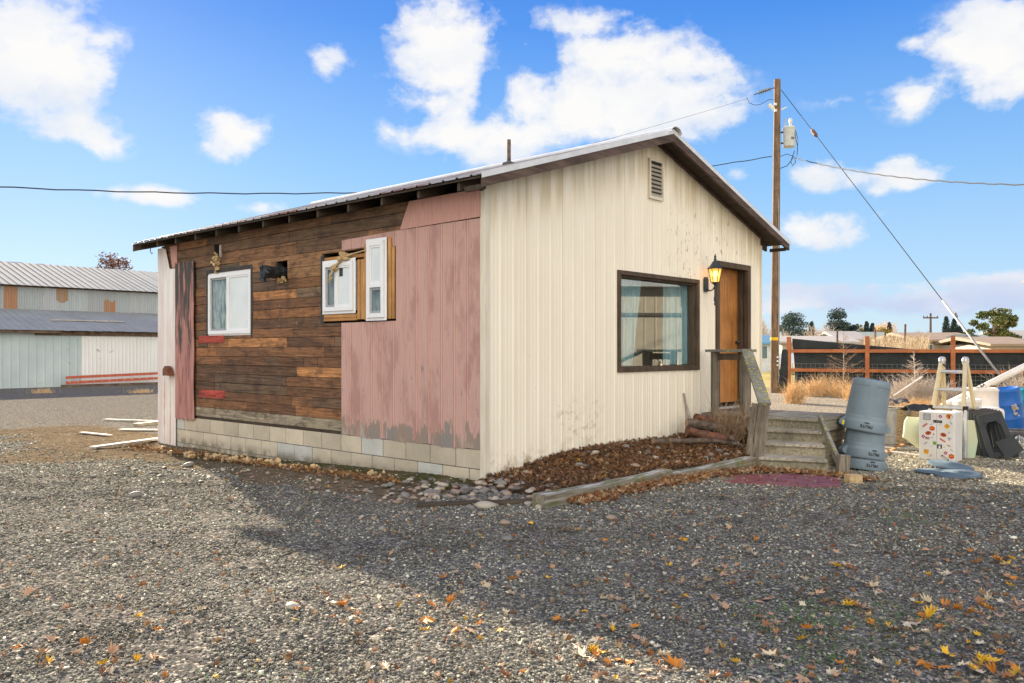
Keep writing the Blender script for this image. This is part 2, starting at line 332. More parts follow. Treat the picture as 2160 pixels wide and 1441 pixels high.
# ------------------------------------------------------------------ camera, sun, sky
cd = bpy.data.cameras.new('camera'); cam = bpy.data.objects.new('camera', cd); COL.objects.link(cam); scene.camera = cam
cam.location = (0, 0, H); cam.rotation_euler = (R(90), 0, 0); cd.sensor_width = 36; cd.lens = 36*F/2160; cd.shift_y = 19.5/2160; cd.clip_end = 3000; cd.clip_start = .05
SD = Vector((.489, -.872, 0)).normalized(); EL = R(19.6)
sl = bpy.data.lights.new('sun', 'SUN'); sl.energy = 5.; sl.angle = R(.6); sl.color = (1, .85, .64)
so = bpy.data.objects.new('sun', sl); COL.objects.link(so)
ld = Vector((SD.x*math.cos(EL), SD.y*math.cos(EL), -math.sin(EL))); so.rotation_euler = ld.to_track_quat('-Z', 'Y').to_euler(); so.location = (-20, 30, 20)
scene.view_settings.view_transform = 'Standard'; scene.view_settings.look = 'None'; scene.view_settings.exposure = 1.8; scene.view_settings.gamma = 1
w = bpy.data.worlds.new('World'); scene.world = w; w.use_nodes = True
nt = w.node_tree; nt.nodes.clear()
def wn(t, **k):
    x = nt.nodes.new(t)
    for a, b in k.items(): setattr(x, a, b)
    return x
def wl(a, b): nt.links.new(a, b)
def wm(op, a, b=0.):
    x = wn('ShaderNodeMath', operation=op)
    for i, v in enumerate((a, b)):
        if isinstance(v, (int, float)): x.inputs[i].default_value = v
        else: wl(v, x.inputs[i])
    return x.outputs[0]
def wmix(f, a, b):
    x = wn('ShaderNodeMix', data_type='RGBA')
    for nm, v in (('Factor', f), ('A', a), ('B', b)):
        if isinstance(v, (int, float)): x.inputs[nm].default_value = v
        elif isinstance(v, tuple): x.inputs[nm].default_value = (*v, 1)
        else: wl(v, x.inputs[nm])
    return x.outputs['Result']
def wramp(f, st):
    x = wn('ShaderNodeValToRGB'); wl(f, x.inputs[0]); e = x.color_ramp.elements
    while len(e) < len(st): e.new(.5)
    for i, (p, c) in enumerate(st):
        e[i].position = p; e[i].color = (c, c, c, 1) if isinstance(c, (int, float)) else (*c, 1)
    return x.outputs[0]
tc = wn('ShaderNodeTexCoord'); D = tc.outputs['Generated']
sp = wn('ShaderNodeSeparateXYZ'); wl(D, sp.inputs[0])
az = wm('ARCTAN2', sp.outputs[0], sp.outputs[1]); el = wm('ARCSINE', sp.outputs[2])
sky = wn('ShaderNodeTexSky'); sky.sky_type = 'NISHITA'; sky.sun_disc = False; sky.sun_elevation = EL; sky.sun_rotation = math.atan2(-SD.x, -SD.y); sky.air_density = 1.; sky.dust_density = .3; sky.ozone_density = 3
skys = wn('ShaderNodeVectorMath', operation='SCALE'); wl(sky.outputs[0], skys.inputs[0]); skys.inputs['Scale'].default_value = .07
sq = lambda r, g, b: tuple((c/255 if c/255 < .04 else ((c/255+.055)/1.055)**2.4)/2.22 for c in (r, g, b))
base = wramp(wm('MULTIPLY', el, 1/.62), [(0., sq(214, 236, 250)), (.13, sq(186, 223, 254)), (.33, sq(143, 199, 254)), (.60, sq(74, 149, 243)), (.8, sq(44, 118, 226)), (1., sq(40, 105, 210))])
base = wmix(.12, base, skys.outputs[0])
# clouds: soft lobes in azimuth/elevation broken up by noise in the direction of view
cv = wn('ShaderNodeCombineXYZ'); wl(az, cv.inputs[0]); wl(el, cv.inputs[1])
def nz(scale, detail, rough, st=(1, 1, 1), off=(0, 0, 0), dist=0.):
    mp = wn('ShaderNodeMapping'); wl(cv.outputs[0], mp.inputs[0]); mp.inputs['Scale'].default_value = st; mp.inputs['Location'].default_value = off
    x = wn('ShaderNodeTexNoise'); wl(mp.outputs[0], x.inputs['Vector']); x.inputs['Scale'].default_value = scale; x.inputs['Detail'].default_value = detail; x.inputs['Roughness'].default_value = rough; x.inputs['Distortion'].default_value = dist
    return x.outputs['Fac']
lobes = [  # photo px, py, radius x, radius y, weight
 (60,70,165,105,1.1),(130,150,110,70,.95),(230,85,60,30,.4),(40,190,80,40,.55),(140,262,90,42,.95),(215,300,50,30,.9),(500,285,62,52,1.0),(470,250,40,30,.8),
 (690,135,42,32,.75),(715,105,22,22,.6),(960,100,130,90,1.05),(960,210,90,60,.85),(860,130,50,36,.5),(900,285,90,28,.75),(1170,60,100,30,.45),(1300,35,70,20,.45),(1250,150,170,75,1.05),
 (1350,200,150,85,1.1),(1190,235,150,55,1.0),(1470,250,90,60,.95),(1110,285,130,32,.8),(1040,330,90,34,.85),(1420,130,80,30,.6),(1260,95,60,34,.6),(1730,375,52,34,1.05),(1780,385,40,20,.6),
 (1930,372,90,28,.8),(1900,350,40,22,.8),(1930,205,70,40,.75),(2050,95,110,60,1.0),(2130,70,90,60,1.05),(2090,200,70,50,.75),(2140,170,60,40,.7),(1925,92,26,14,.55),(1750,470,100,40,.8),(1740,500,60,26,.7),(1550,365,34,18,.6),(1850,402,24,11,.6),
 (560,437,58,18,.65),(340,412,90,20,.85),(230,408,100,16,.5),(1760,210,70,22,.3),(1690,610,110,16,.6),(1660,640,80,18,.6),(1900,603,200,11,.55),(2110,592,110,20,.8),(1850,640,320,20,.52),(2060,640,190,22,.7),(2140,620,80,24,.8),(1980,620,150,12,.5),(110,545,90,10,.3),(700,330,160,12,.0)]
cur = None
for (px, py, rx, ry, wgt) in lobes:
    d = Vector(((px-CX)/F, 1, (HY-py)/F)).normalized()
    a0 = math.atan2(d.x, d.y); e0 = math.asin(d.z); kx = F*math.cos(a0)**-2; ky = F/math.cos(a0)
    s = wn('ShaderNodeVectorMath', operation='SUBTRACT'); wl(cv.outputs[0], s.inputs[0]); s.inputs[1].default_value = (a0, e0, 0)
    m = wn('ShaderNodeVectorMath', operation='MULTIPLY'); wl(s.outputs[0], m.inputs[0]); m.inputs[1].default_value = (kx/rx/1.06, ky/ry/1.06, 0)
    ln = wn('ShaderNodeVectorMath', operation='DOT_PRODUCT'); wl(m.outputs[0], ln.inputs[0]); wl(m.outputs[0], ln.inputs[1])
    v = wm('MULTIPLY', wm('POWER', 2.718, wm('MULTIPLY', ln.outputs['Value'], -1.)), wgt)
    cur = v if cur is None else wm('SUBTRACT', wm('ADD', cur, v), wm('MULTIPLY', wm('MINIMUM', cur, 1.), wm('MINIMUM', v, 1.)))
for (px, py, rx, ry, wgt) in [(1150,125,42,45,.9),(1040,190,34,40,.9),(1010,245,30,20,.5),(1250,75,70,14,.5),(1075,115,22,40,.6),(1440,170,60,12,.4),(1500,205,40,14,.3),(300,170,60,60,.5)]:
    d = Vector(((px-CX)/F, 1, (HY-py)/F)).normalized(); a0 = math.atan2(d.x, d.y); e0 = math.asin(d.z); kx = F*math.cos(a0)**-2; ky = F/math.cos(a0)
    s = wn('ShaderNodeVectorMath', operation='SUBTRACT'); wl(cv.outputs[0], s.inputs[0]); s.inputs[1].default_value = (a0, e0, 0)
    m = wn('ShaderNodeVectorMath', operation='MULTIPLY'); wl(s.outputs[0], m.inputs[0]); m.inputs[1].default_value = (kx/rx, ky/ry, 0)
    ln = wn('ShaderNodeVectorMath', operation='DOT_PRODUCT'); wl(m.outputs[0], ln.inputs[0]); wl(m.outputs[0], ln.inputs[1])
    cur = wm('SUBTRACT', cur, wm('MULTIPLY', wm('POWER', 2.718, wm('MULTIPLY', ln.outputs['Value'], -1.)), wgt))
n1 = nz(11, 9, .55, (1, 1.4, 1), dist=.3); n2 = nz(30, 7, .6, (1, 1.3, 1), (4, 2, 0))
nn = wm('ADD', wm('MULTIPLY', wm('SUBTRACT', n1, .5), 2.0), wm('MULTIPLY', wm('SUBTRACT', n2, .5), 1.1))
dens = wm('ADD', cur, nn)
cm = wramp(dens, [(.27, 0.), (.47, .32), (.66, .80), (.92, 1.)])
cm = wm('MULTIPLY', cm, wramp(cur, [(.08, 0.), (.3, 1.)]))
n3 = nz(7, 5, .5, (1, 1.8, 1), (7, 1, 0))
lowf = wramp(el, [(.035, 1.), (.14, 0.)])
shade = wmix(wm('MULTIPLY', wramp(n3, [(.46, 0.), (.66, .5)]), 1.), sq(253, 252, 251), sq(218, 229, 246))
shade = wmix(wm('MULTIPLY', lowf, wramp(n3, [(.38, .25), (.55, .9)])), shade, sq(190, 206, 240))
col = wmix(cm, base, shade)
# unseen bright cloud bank added behind the camera to light the shaded walls
bk = wramp(wm('MULTIPLY', sp.outputs[1], -1.), [(.0, 0.), (.45, 1.)])
col = wmix(wm('MULTIPLY', bk, wramp(nz(3, 5, .5, (1, 1, 1), (2, 2, 2)), [(.38, .55), (.55, 1.)])), col, (1.12, 1.05, .93))
dk = wramp(sp.outputs[2], [(0., 1.), (.01, 0.)])
bg = wn('ShaderNodeBackground'); wl(col, bg.inputs[0]); bg.inputs[1].default_value = .638
ow = wn('ShaderNodeOutputWorld'); wl(bg.outputs[0], ow.inputs[0])
# ------------------------------------------------------------------ ground
def axis(lo, hi, fine0, fine1, step, grow=1.35):
    a = list(np.arange(fine0, fine1+1e-6, step)); s = step; x = fine1
    while x < hi: s *= grow; x += s; a.append(min(x, hi))
    s = step; x = fine0; b = []
    while x > lo: s *= grow; x -= s; b.append(max(x, lo))
    return b[::-1]+a
from mathutils import noise as mn
def track(x, y):                                           # faint wheel marks, finer and darker stone
    f = 1.
    for c, k, q in ((4.35, .10, .012), (5.55, .10, .012), (6.6, -.13, .01), (7.6, -.13, .01)):
        dd = abs(y-(c+k*x+q*x*x))+.10*mn.noise(Vector((x*1.3, y*1.3, c)))
        f -= .20*sm(1-dd/.16)
    return max(f, .7)
def pale(x, y): return sm((x-3.6)/1.2)*sm((y-8.6)/1.2)*(1-.0*x)  # lightens gravel right of the porch, sunlit brightness put into its colour
xs = axis(-900, 900, -9, 8, .085); ys = axis(-60, 1500, 2.4, 15, .085)
gv = []; gd = []
def dirt_amt(x, y):                                        # bare earth along the shed's plank side
    u, v = uv(x, y); d = 0
    if v > -1.3:
        d = sm(1-((-u)-1.15+.5*mn.noise(Vector((x*1.3, y*1.3, 0))))/.7)*sm((v+.9)/.8)*sm((12.5-v)/2)
        if u > .5: d = 0
    if 5.2 < v < 13 and u < 0: d = max(d, .85*sm((4.4+u+1.0*mn.noise(Vector((x*.9, y*.9, 4))))/1.6)*sm((v-3.4)/1.6)*sm((8.6-v)/1.6))
    return d
for y in ys:
    for x in xs:
        z = gz(x, y)
        if -12 < x < 10 and 2 < y < 18:
            z += .012*mn.noise(Vector((x*1.1, y*1.1, 0)))+.006*mn.noise(Vector((x*4, y*4, 3)))
            u, v = uv(x, y)
            if u < 0 and -.5 < v < 7.5: z += -.03*sm(1-abs(-u-.5)/.9)+.03*sm(1-abs(-u-.85)/.35)*mn.noise(Vector((v*2, 0, 1)))
            z -= .05*sm(1-math.hypot(x-2.75, y-5.6)/.35)
        gv.append((x, y, z))
        g = 0.
        if y > 32.6 - .556*(x-9.4) and x > -4: g = 1.
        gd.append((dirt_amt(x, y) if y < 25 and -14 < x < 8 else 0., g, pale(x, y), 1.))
nx = len(xs); gf = [(j*nx+i, j*nx+i+1, (j+1)*nx+i+1, (j+1)*nx+i) for j in range(len(ys)-1) for i in range(nx-1)]
me = bpy.data.meshes.new('ground'); me.from_pydata(gv, [], gf); a_ = me.attributes.new('zone', 'FLOAT_COLOR', 'POINT'); a_.data.foreach_set('color', np.array(gd, dtype=np.float32).ravel())
me.polygons.foreach_set('use_smooth', [True]*len(me.polygons))
t = NT('gravel_ground'); zs = t.n('ShaderNodeSeparateColor'); t.l(t.attr('zone'), zs.inputs[0])
v1 = t.vor(58, out='Color'); v1s = t.n('ShaderNodeSeparateColor'); t.l(v1, v1s.inputs[0]); vd = t.vor(58)
stone = t.ramp(v1s.outputs[0], [(0., (.06,.058,.052)), (.5, (.16,.152,.134)), (.78, (.26,.24,.205)), (.95, (.46,.42,.34))])
stone = t.mix(t.ramp(vd, [(.45, 0.), (.8, .8)]), stone, (.035,.034,.033))
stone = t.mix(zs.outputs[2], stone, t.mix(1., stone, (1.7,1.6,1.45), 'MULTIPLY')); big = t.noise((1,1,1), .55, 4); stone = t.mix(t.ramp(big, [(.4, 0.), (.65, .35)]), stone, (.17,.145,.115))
ln = t.noise((1,1,1), .9, 6, .7, loc=(5,3,0)); dc = t.ramp(t.noise((1,1,1), 9, 6, .7), [(.35, (.085,.066,.044)), (.65, (.19,.148,.098))])
peb = t.vor(26, out='Color'); ps = t.n('ShaderNodeSeparateColor'); t.l(peb, ps.inputs[0]); pd = t.vor(26)
dc = t.mix(t.math('MULTIPLY', t.ramp(ps.outputs[1], [(.84, 0.), (.86, 1.)], 'LINEAR'), t.ramp(pd, [(.34, 1.), (.4, 0.)])), dc, (.30,.27,.23))
dm = t.ramp(t.math('ADD', zs.outputs[0], t.math('MULTIPLY', t.math('SUBTRACT', t.noise((1,1,1), 7, 6, .75), .5), .9)), [(.42, 0.), (.6, 1.)])
col = t.mix(dm, stone, dc)
ob = t.obj(); rot = t.n('ShaderNodeMapping'); t.l(ob, rot.inputs[0]); rot.inputs['Rotation'].default_value = (0, 0, -TH); rot.inputs['Location'].default_value = tuple(-(Matrix.Rotation(-TH, 3, 'Z')@Vector((C0[0], C0[1], 0))))
sx = t.n('ShaderNodeSeparateXYZ'); t.l(rot.outputs[0], sx.inputs[0])
ms = t.math('MULTIPLY', t.math('MULTIPLY', t.band(sx.outputs[0], -.62, .2, .16), t.band(sx.outputs[1], -.6, 5.6, .5)), t.ramp(t.noise((1,1,1), 2.6, 6, .7), [(.38, 0.), (.55, .85)]))
col = t.mix(ms, col, (.040,.052,.016))
grass = t.ramp(t.noise((1,.25,1), .8, 6, .7), [(.35, (.19,.22,.055)), (.5, (.36,.29,.13)), (.65, (.44,.36,.18))])
col = t.mix(zs.outputs[1], col, grass)
wd = t.math('MULTIPLY', t.ramp(t.noise((1,1,1), 1.1, 4, loc=(9,1,0)), [(.60, 0.), (.7, 1.)]), t.ramp(t.noise((1,1,1), 40, 2), [(.6, 0.), (.64, 1.)]))
col = t.mix(t.math('MULTIPLY', wd, .7), col, (.08,.17,.03))
nb = t.bump(t.math('ADD', t.math('MULTIPLY', vd, -1.), t.noise((1,1,1), 90, 3)), .40, .006)
t.done(col, 1., 0, nb, .0); me.materials.append(t.m)
go = bpy.data.objects.new('gravel_ground', me); COL.objects.link(go); tag(go, 'dark grey gravel yard with bare brown earth beside the shed', 'ground', kind='structure')
# ------------------------------------------------------------------ loose gravel stones lying on it
def ico():
    bm = bmesh.new(); bmesh.ops.create_icosphere(bm, subdivisions=1, radius=1.); v = np.array([p.co[:] for p in bm.verts]); f = np.array([[q.index for q in p.verts] for p in bm.faces]); bm.free(); return v, f
IV, IF = ico()
def gzv(x, y):
    s = lambda q: (lambda c: c*c*(3-2*c))(np.clip(q, 0, 1))
    return -.15*s((y+.35*np.maximum(x, 0)-8.6)/3.5)-.10*s((x-3.2)/1.5)*s((y-7)/3)
def stones(name, X, Y, Z, rad, cols, flat=.6):
    n = len(X); V = np.empty((n, 12, 3), np.float32)
    j = rs.uniform(.75, 1.2, (n, 12, 1)); v = IV[None]*j
    s = np.stack([rad*rs.uniform(.8, 1.35, n), rad*rs.uniform(.65, 1., n), rad*flat*rs.uniform(.6, 1., n)], 1)[:, None, :]; v = v*s
    a = rs.uniform(0, 6.28, n); b = rs.normal(0, .35, n); ca, sa, cb, sb = np.cos(a)[:, None], np.sin(a)[:, None], np.cos(b)[:, None], np.sin(b)[:, None]
    x, y, z = v[..., 0], v[..., 1], v[..., 2]; x, z = x*cb-z*sb, x*sb+z*cb
    V[..., 0] = x*ca-y*sa+X[:, None]; V[..., 1] = x*sa+y*ca+Y[:, None]; V[..., 2] = z+Z[:, None]
    Fc = (IF[None]+12*np.arange(n)[:, None, None]).reshape(-1)
    me = bpy.data.meshes.new(name); me.vertices.add(n*12); me.vertices.foreach_set('co', V.reshape(-1))
    me.loops.add(len(Fc)); me.loops.foreach_set('vertex_index', Fc.astype(np.int32)); nf = n*20; me.polygons.add(nf)
    me.polygons.foreach_set('loop_start', np.arange(0, nf*3, 3, dtype=np.int32)); me.update(calc_edges=True); me.validate()
    c = np.repeat(np.concatenate([cols, np.ones((n, 1))], 1), 12, 0).astype(np.float32)
    at_ = me.attributes.new('tint', 'FLOAT_COLOR', 'POINT'); at_.data.foreach_set('color', c.ravel())
    return me
def sample(n, y0, y1, power=1.):
    y = (y0**(2-power)+rs.uniform(0, 1, n)*(y1**(2-power)-y0**(2-power)))**(1/(2-power)) if power != 2 else y0*(y1/y0)**rs.uniform(0, 1, n)
    return rs.uniform(-.66, .66, n)*y, y
pal = np.array([(.062,.058,.053),(.095,.089,.080),(.135,.126,.110),(.19,.175,.15),(.27,.24,.20),(.12,.095,.07),(.46,.41,.35)]); pw = [.24,.25,.2,.14,.08,.06,.03]
X, Y = sample(245000, 2.9, 15, 1.42)
keep = np.ones(len(X), bool); 
for i in range(len(X)):
    u, v = uv(X[i], Y[i])
    if u > -.02 and v > -.02: keep[i] = False
    elif u > -.8 and -1.38 < v < 0: keep[i] = rs.rand() < .0
    elif mn.noise(Vector((X[i]*1.7, Y[i]*3.1, 8))) > .33 and rs.rand() < .6: keep[i] = False
    elif Y[i] > 5 and rs.rand() < dirt_amt(X[i], Y[i])*.96: keep[i] = False
X, Y = X[keep], Y[keep]; n = len(X)
mac = np.array([.96+.42*mn.noise(Vector((a*.55+b*.15, b*1.1-a*.25, 0)))+.28*mn.noise(Vector((a*2.3, b*2.3, 5))) for a, b in zip(X, Y)]).clip(.68, 1.35)*1.12*np.array([track(a, b) for a, b in zip(X, Y)])
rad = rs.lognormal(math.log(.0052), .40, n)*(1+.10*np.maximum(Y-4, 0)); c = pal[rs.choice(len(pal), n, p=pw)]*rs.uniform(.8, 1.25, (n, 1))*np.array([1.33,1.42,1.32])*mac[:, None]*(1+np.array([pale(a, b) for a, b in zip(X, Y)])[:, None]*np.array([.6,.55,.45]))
me = stones('gravel_stones', X, Y, gzv(X, Y)+rad*.25+np.array([.012*mn.noise(Vector((a*1.1, b*1.1, 0))) for a, b in zip(X, Y)]), rad, c)
t = NT('gravel_stone'); t.done(t.attr(), .85, 0, None, .12); M['gstone'] = t.m; me.materials.append(t.m)
GW = MB()
for (cx_, cy_, sp_, nn_) in ((1700,1300,90,260),(1830,1320,80,160),(1780,1380,70,90),(1920,1090,40,90),(1690,1420,60,50),(1900,1100,60,60),(590,1430,60,24),(430,1090,60,14)):
    for i in range(nn_):
        g_ = gr(cx_+rs.normal(0, sp_), min(1500, cy_+rs.normal(0, sp_*.28)))
        for k in range(3):
            a_ = rs.uniform(0, 6.28); h_ = rs.uniform(.008, .02); q_ = Vector((math.cos(a_), math.sin(a_), 0)); s_ = Vector((-q_.y, q_.x, 0))*.0018
            GW.add([g_+Vector((0,0,.004))-s_, g_+Vector((0,0,.004))+s_, g_+q_*h_*.7+Vector((0,0,.006+h_))], [(0,1,2)])
tag(GW.build('sprouting_grass', mat('sprout_green', (.10,.26,.04), (.07,.18,.03), 5)), 'tiny green sprouts coming up through the gravel', 'grass', kind='stuff')
o = bpy.data.objects.new('gravel_stones', me); COL.objects.link(o); tag(o, 'loose dark grey crushed gravel covering the yard', 'gravel', kind='stuff')
# ------------------------------------------------------------------ the shed
WD, L = 6.2, 7.2; ZR = 4.11; SL = .3145; RU = 3.1
zr = lambda u: ZR-SL*abs(u-RU)
shed = empty('shed', 'small gabled shed with cream steel front and half stripped plank side on cinder blocks', 'shed', (C0[0], C0[1], 0), TH)
def ribs(a, b, pitch, prof, start=0.):                     # breakpoints of a ribbed sheet: (position, height)
    out = [(a, 0.)]; k = math.floor((a-start)/pitch)
    while start+k*pitch < b:
        for d, h in prof:
            q = start+k*pitch+d
            if a+1e-4 < q < b-1e-4: out.append((q, h))
        k += 1
    out.append((b, 0.)); return out
def ribbed(mb, pts, lo, hi, place, holes=(), extra=()):
    # vertical strips between breakpoints; holes are (a0, a1, z0, z1)
    xs_ = sorted(set([p[0] for p in pts]+[e for h in holes for e in h[:2] if pts[0][0] < e < pts[-1][0]]+list(extra)))
    def hh(x): return float(np.interp(x, [p[0] for p in pts], [p[1] for p in pts]))
    for x0, x1 in zip(xs_[:-1], xs_[1:]):
        if x1-x0 < 1e-5: continue
        m = (x0+x1)/2; segs = [(None, None)]
        cuts = sorted([(h[2], h[3]) for h in holes if h[0]-1e-6 < m < h[1]+1e-6])
        z = 'lo'; lst = []
        cur0 = (lo(x0), lo(x1))
        for c0, c1 in cuts:
            if c0 > min(cur0): lst.append((cur0, (c0, c0)))
            cur0 = (c1, c1)
        lst.append((cur0, (hi(x0), hi(x1))))
        for (a0, a1), (b0, b1) in lst:
            if b0 <= a0 and b1 <= a1: continue
            mb.add([place(x0, hh(x0), a0), place(x1, hh(x1), a1), place(x1, hh(x1), max(b1, a1)), place(x0, hh(x0), max(b0, a0))], [(0,1,2,3)])
PF = [(0., 0.), (.014, .0095), (.044, .0095), (.058, 0.), (.10, 0.), (.106, .003), (.124, .003), (.130, 0.), (.155, 0.), (.161, .003), (.179, .003), (.185, 0.)]
WIN = (2.35, 4.25, 1.08, 2.28); DOOR = (4.78, 5.79, .50, 2.60)
mb = MB(); ribbed(mb, ribs(.0, WD, .2045, PF), lambda u: -.05, lambda u: zr(u)-.06, lambda u, h, z: (u, -.008-h, z), [WIN, DOOR], [RU])
cw = mb.build('cream_wall', M['cream'], shed)
mb = MB()                                                   # solid gable wall behind the steel
def gable(mb, v0, v1, holes, ulo=.02, uhi=WD-.02, zl=-.1, dz=.075):
    us = sorted({ulo, uhi, RU, *[h[0] for h in holes], *[h[1] for h in holes]})
    for a, b in zip(us[:-1], us[1:]):
        m = (a+b)/2; zs_ = [zl]
        for h in holes:
            if h[0] < m < h[1]: zs_ += [h[2], h[3]]
        zs_ += ['t']
        for i in range(0, len(zs_), 2):
            z0 = zs_[i]; z1 = zs_[i+1]
            ta = zr(a)-dz if z1 == 't' else z1; tb = zr(b)-dz if z1 == 't' else z1
            mb.add([(a,v0,z0),(b,v0,z0),(b,v0,tb),(a,v0,ta),(a,v1,z0),(b,v1,z0),(b,v1,tb),(a,v1,ta)], [(0,1,2,3),(7,6,5,4),(0,4,5,1),(3,2,6,7),(0,3,7,4),(1,5,6,2)])
gable(mb, .0, .12, [WIN, DOOR]); mb.build('front_wall_core', M['room'], shed)
mb = MB(); gable(mb, L-.12, L, []); mb.build('rear_wall', M['cream'], shed)
MB().box((WD-.12, .125, -.1), (WD, L-.125, 2.98)).build('right_wall', M['cream'], shed)
MB().box((.15, .14, -.3), (WD-.14, L-.14, .5)).build('floor', M['room'], shed)
mb = MB(); mb.box((-.028, -.030, -.06), (.045, -.0085, 2.98)); mb.box((-.030, -.028, -.06), (-.012, .036, 2.95)); mb.box((-.034, -.036, -.07), (-.006, -.018, 2.96)); mb.build('corner_trim', M['creamtrim'], shed, bev=.003)
MB().box((WD-.03, -.03, -.1), (WD+.02, -.008, 2.97)).build('corner_trim', M['creamtrim'], shed, bev=.003)
# plank side: openings (v0, v1, z0, z1)
HO = [(1.37, 2.80, 1.66, 2.52), (4.47, 5.70, 1.54, 2.45), (5.30, 5.52, 2.66, 2.87), (3.58, 3.86, 2.24, 2.50)]
mb = MB(); z = .335; rows = [.14]+[.127]*14+[.14, .17, .17, .14, .17, .2]
P = [(.030,.019,.012),(.042,.026,.015),(.072,.036,.018),(.11,.052,.022),(.18,.08,.030),(.27,.125,.045),(.06,.046,.031),(.095,.075,.05),(.05,.038,.026)]
PWT = [.08,.14,.22,.23,.14,.06,.06,.03,.04]
def sub(r, holes):
    out = [r]
    for h in holes:
        nx_ = []
        for (a, b, c, d) in out:
            if h[1] <= a or h[0] >= b or h[3] <= c or h[2] >= d: nx_.append((a, b, c, d)); continue
            if h[0] > a: nx_.append((a, h[0], c, d))
            if h[1] < b: nx_.append((h[1], b, c, d))
            m0, m1 = max(a, h[0]), min(b, h[1])
            if h[2] > c: nx_.append((m0, m1, c, h[2]))
            if h[3] < d: nx_.append((m0, m1, h[3], d))
        out = nx_
    return out
ri = 0
while z < 2.97:
    hgt = rows[min(ri, len(rows)-1)]; z1 = min(z+hgt, 2.99); v = 1.15+rs.uniform(-.2, 0)
    while v < L:
        ln_ = rs.choice([.3,.45,.6,.6,.9,1.2,1.5,1.9]) if 0 < ri < 15 else rs.choice([.9,1.5,2.2]); v1 = min(v+ln_, L)
        c = np.array(P[rs.choice(9, p=PWT)])*rs.uniform(.85, 1.2)
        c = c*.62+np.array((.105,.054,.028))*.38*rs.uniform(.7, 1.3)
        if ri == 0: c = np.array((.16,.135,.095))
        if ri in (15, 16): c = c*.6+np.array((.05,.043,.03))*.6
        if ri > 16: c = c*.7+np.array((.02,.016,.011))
        if z < 1.48 < z1 and 5.1 < v1 and v < 5.95:
            pass
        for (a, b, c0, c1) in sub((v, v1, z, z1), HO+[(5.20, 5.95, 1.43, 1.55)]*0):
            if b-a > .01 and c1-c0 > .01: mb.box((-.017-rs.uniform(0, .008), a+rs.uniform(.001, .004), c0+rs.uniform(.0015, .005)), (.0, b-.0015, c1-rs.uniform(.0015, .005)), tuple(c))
        v = v1
    z = z1; ri += 1
mb.box((-.0275, 5.22, 1.43), (-.015, 5.96, 1.54), (.20,.035,.024)); mb.box((-.0275, 5.20, .625), (-.015, 5.96, .735), (.21,.036,.025))
for _ in range(260):
    v_ = rs.choice([2.95, 3.36, 3.77, 4.18, 5.4, 5.81])+rs.normal(0, .012); z_ = rs.uniform(.35, 2.9)
    if any(h[0]-.03 < v_ < h[1]+.03 and h[2]-.03 < z_ < h[3]+.03 for h in HO): continue
    mb.box((-.027, v_-.004, z_-.004), (-.02, v_+.004, z_+.004), (.16,.15,.14))
mb.build('plank_wall', M['plank'], shed, attr=True, bev=.0015)
mb = MB()                                                   # framing and paper behind the planks
for (a, b, c, d) in sub((.0, L, .3, 2.99), HO): mb.box((.001, a, c), (.10, b, d))
mb.build('wall_sheathing', M['tar'], shed)
MB().box((.45, .2, 1.3), (.47, L-.2, 2.98)).build('dark_backing', M['dark'], shed)  # near-black sheet behind the openings, unlit depth put into its colour
mb = MB(); mb.box((-.012, .05, .285), (.0, L-.4, .334)); mb.build('sill_plate', M['rafter'], shed)
# cinder blocks
mb = MB()
for row, z0 in ((0, .100), (1, -.103), (2, -.306)):
    v = .0 if row != 1 else -.2
    while v < L:
        a, b = max(v, .0)+.004, min(v+.398, L)-.004
        g = rs.uniform(.0, 1.); base_ = np.array((.57,.50,.38))*(.84+.28*g)
        if rs.rand() < .22: base_ = np.array((.55,.55,.50))
        if b > a: mb.box((-.024-rs.uniform(0, .003), a, z0+.004), (.15, b, z0+.197), tuple(base_))
        v += .402
mb.build('block_course', M['block'], shed, attr=True, bev=.004)
MB().box((-.019, .002, -.35), (.14, L-.002, .292)).build('mortar', M['mortar'], shed)
# pink steel
mb = MB()
lo_ = lambda v: .295+.012*math.sin(v*9)
PP = [(0., 0.), (.008, .009), (.022, .009), (.03, 0.)]
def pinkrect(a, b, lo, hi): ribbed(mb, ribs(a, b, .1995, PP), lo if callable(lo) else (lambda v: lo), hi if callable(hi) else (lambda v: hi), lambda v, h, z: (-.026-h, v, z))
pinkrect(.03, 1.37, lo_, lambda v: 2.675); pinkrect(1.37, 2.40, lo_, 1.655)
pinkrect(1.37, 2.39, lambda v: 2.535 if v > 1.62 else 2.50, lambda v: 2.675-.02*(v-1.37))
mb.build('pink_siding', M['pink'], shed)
mb = MB(); mb.prism([(.03, 2.685), (1.29, 2.675), (1.13, 2.975), (.03, 2.975)], (-.040, 0, 0), (0, 1, 0), (0, 0, 1), (.006, 0, 0)); mb.build('upper_pink_sheet', M['pink_flat'], shed)
mb = MB(); mb.prism([(6.66, 2.62), (6.82, 2.62), (6.90, 2.96), (6.66, 2.96)], (-.030, 0, 0), (0, 1, 0), (0, 0, 1), (.006, 0, 0)); mb.build('upper_pink_sheet', M['pink_flat'], shed)
mb = MB()                                                   # buckled strip of peeling siding
vs = []; n_ = 14; cols_ = 13
for i in range(n_+1):
    for j in range(cols_+1):
        z_ = .27+2.40*i/n_; v_ = 6.05+.59*j/cols_+.006*math.sin(i*1.1)*(j/cols_-.5); e = .010 if j % 3 == 1 else 0
        vs.append((-.042-e-.012*math.sin(i*.55)**2*(1-j/cols_)-.008, v_, z_+.012*math.sin(j*2.)*(1 if i in (0, n_) else 0)))
mb.add(vs, [(i*(cols_+1)+j, i*(cols_+1)+j+1, (i+1)*(cols_+1)+j+1, (i+1)*(cols_+1)+j) for i in range(n_) for j in range(cols_)])
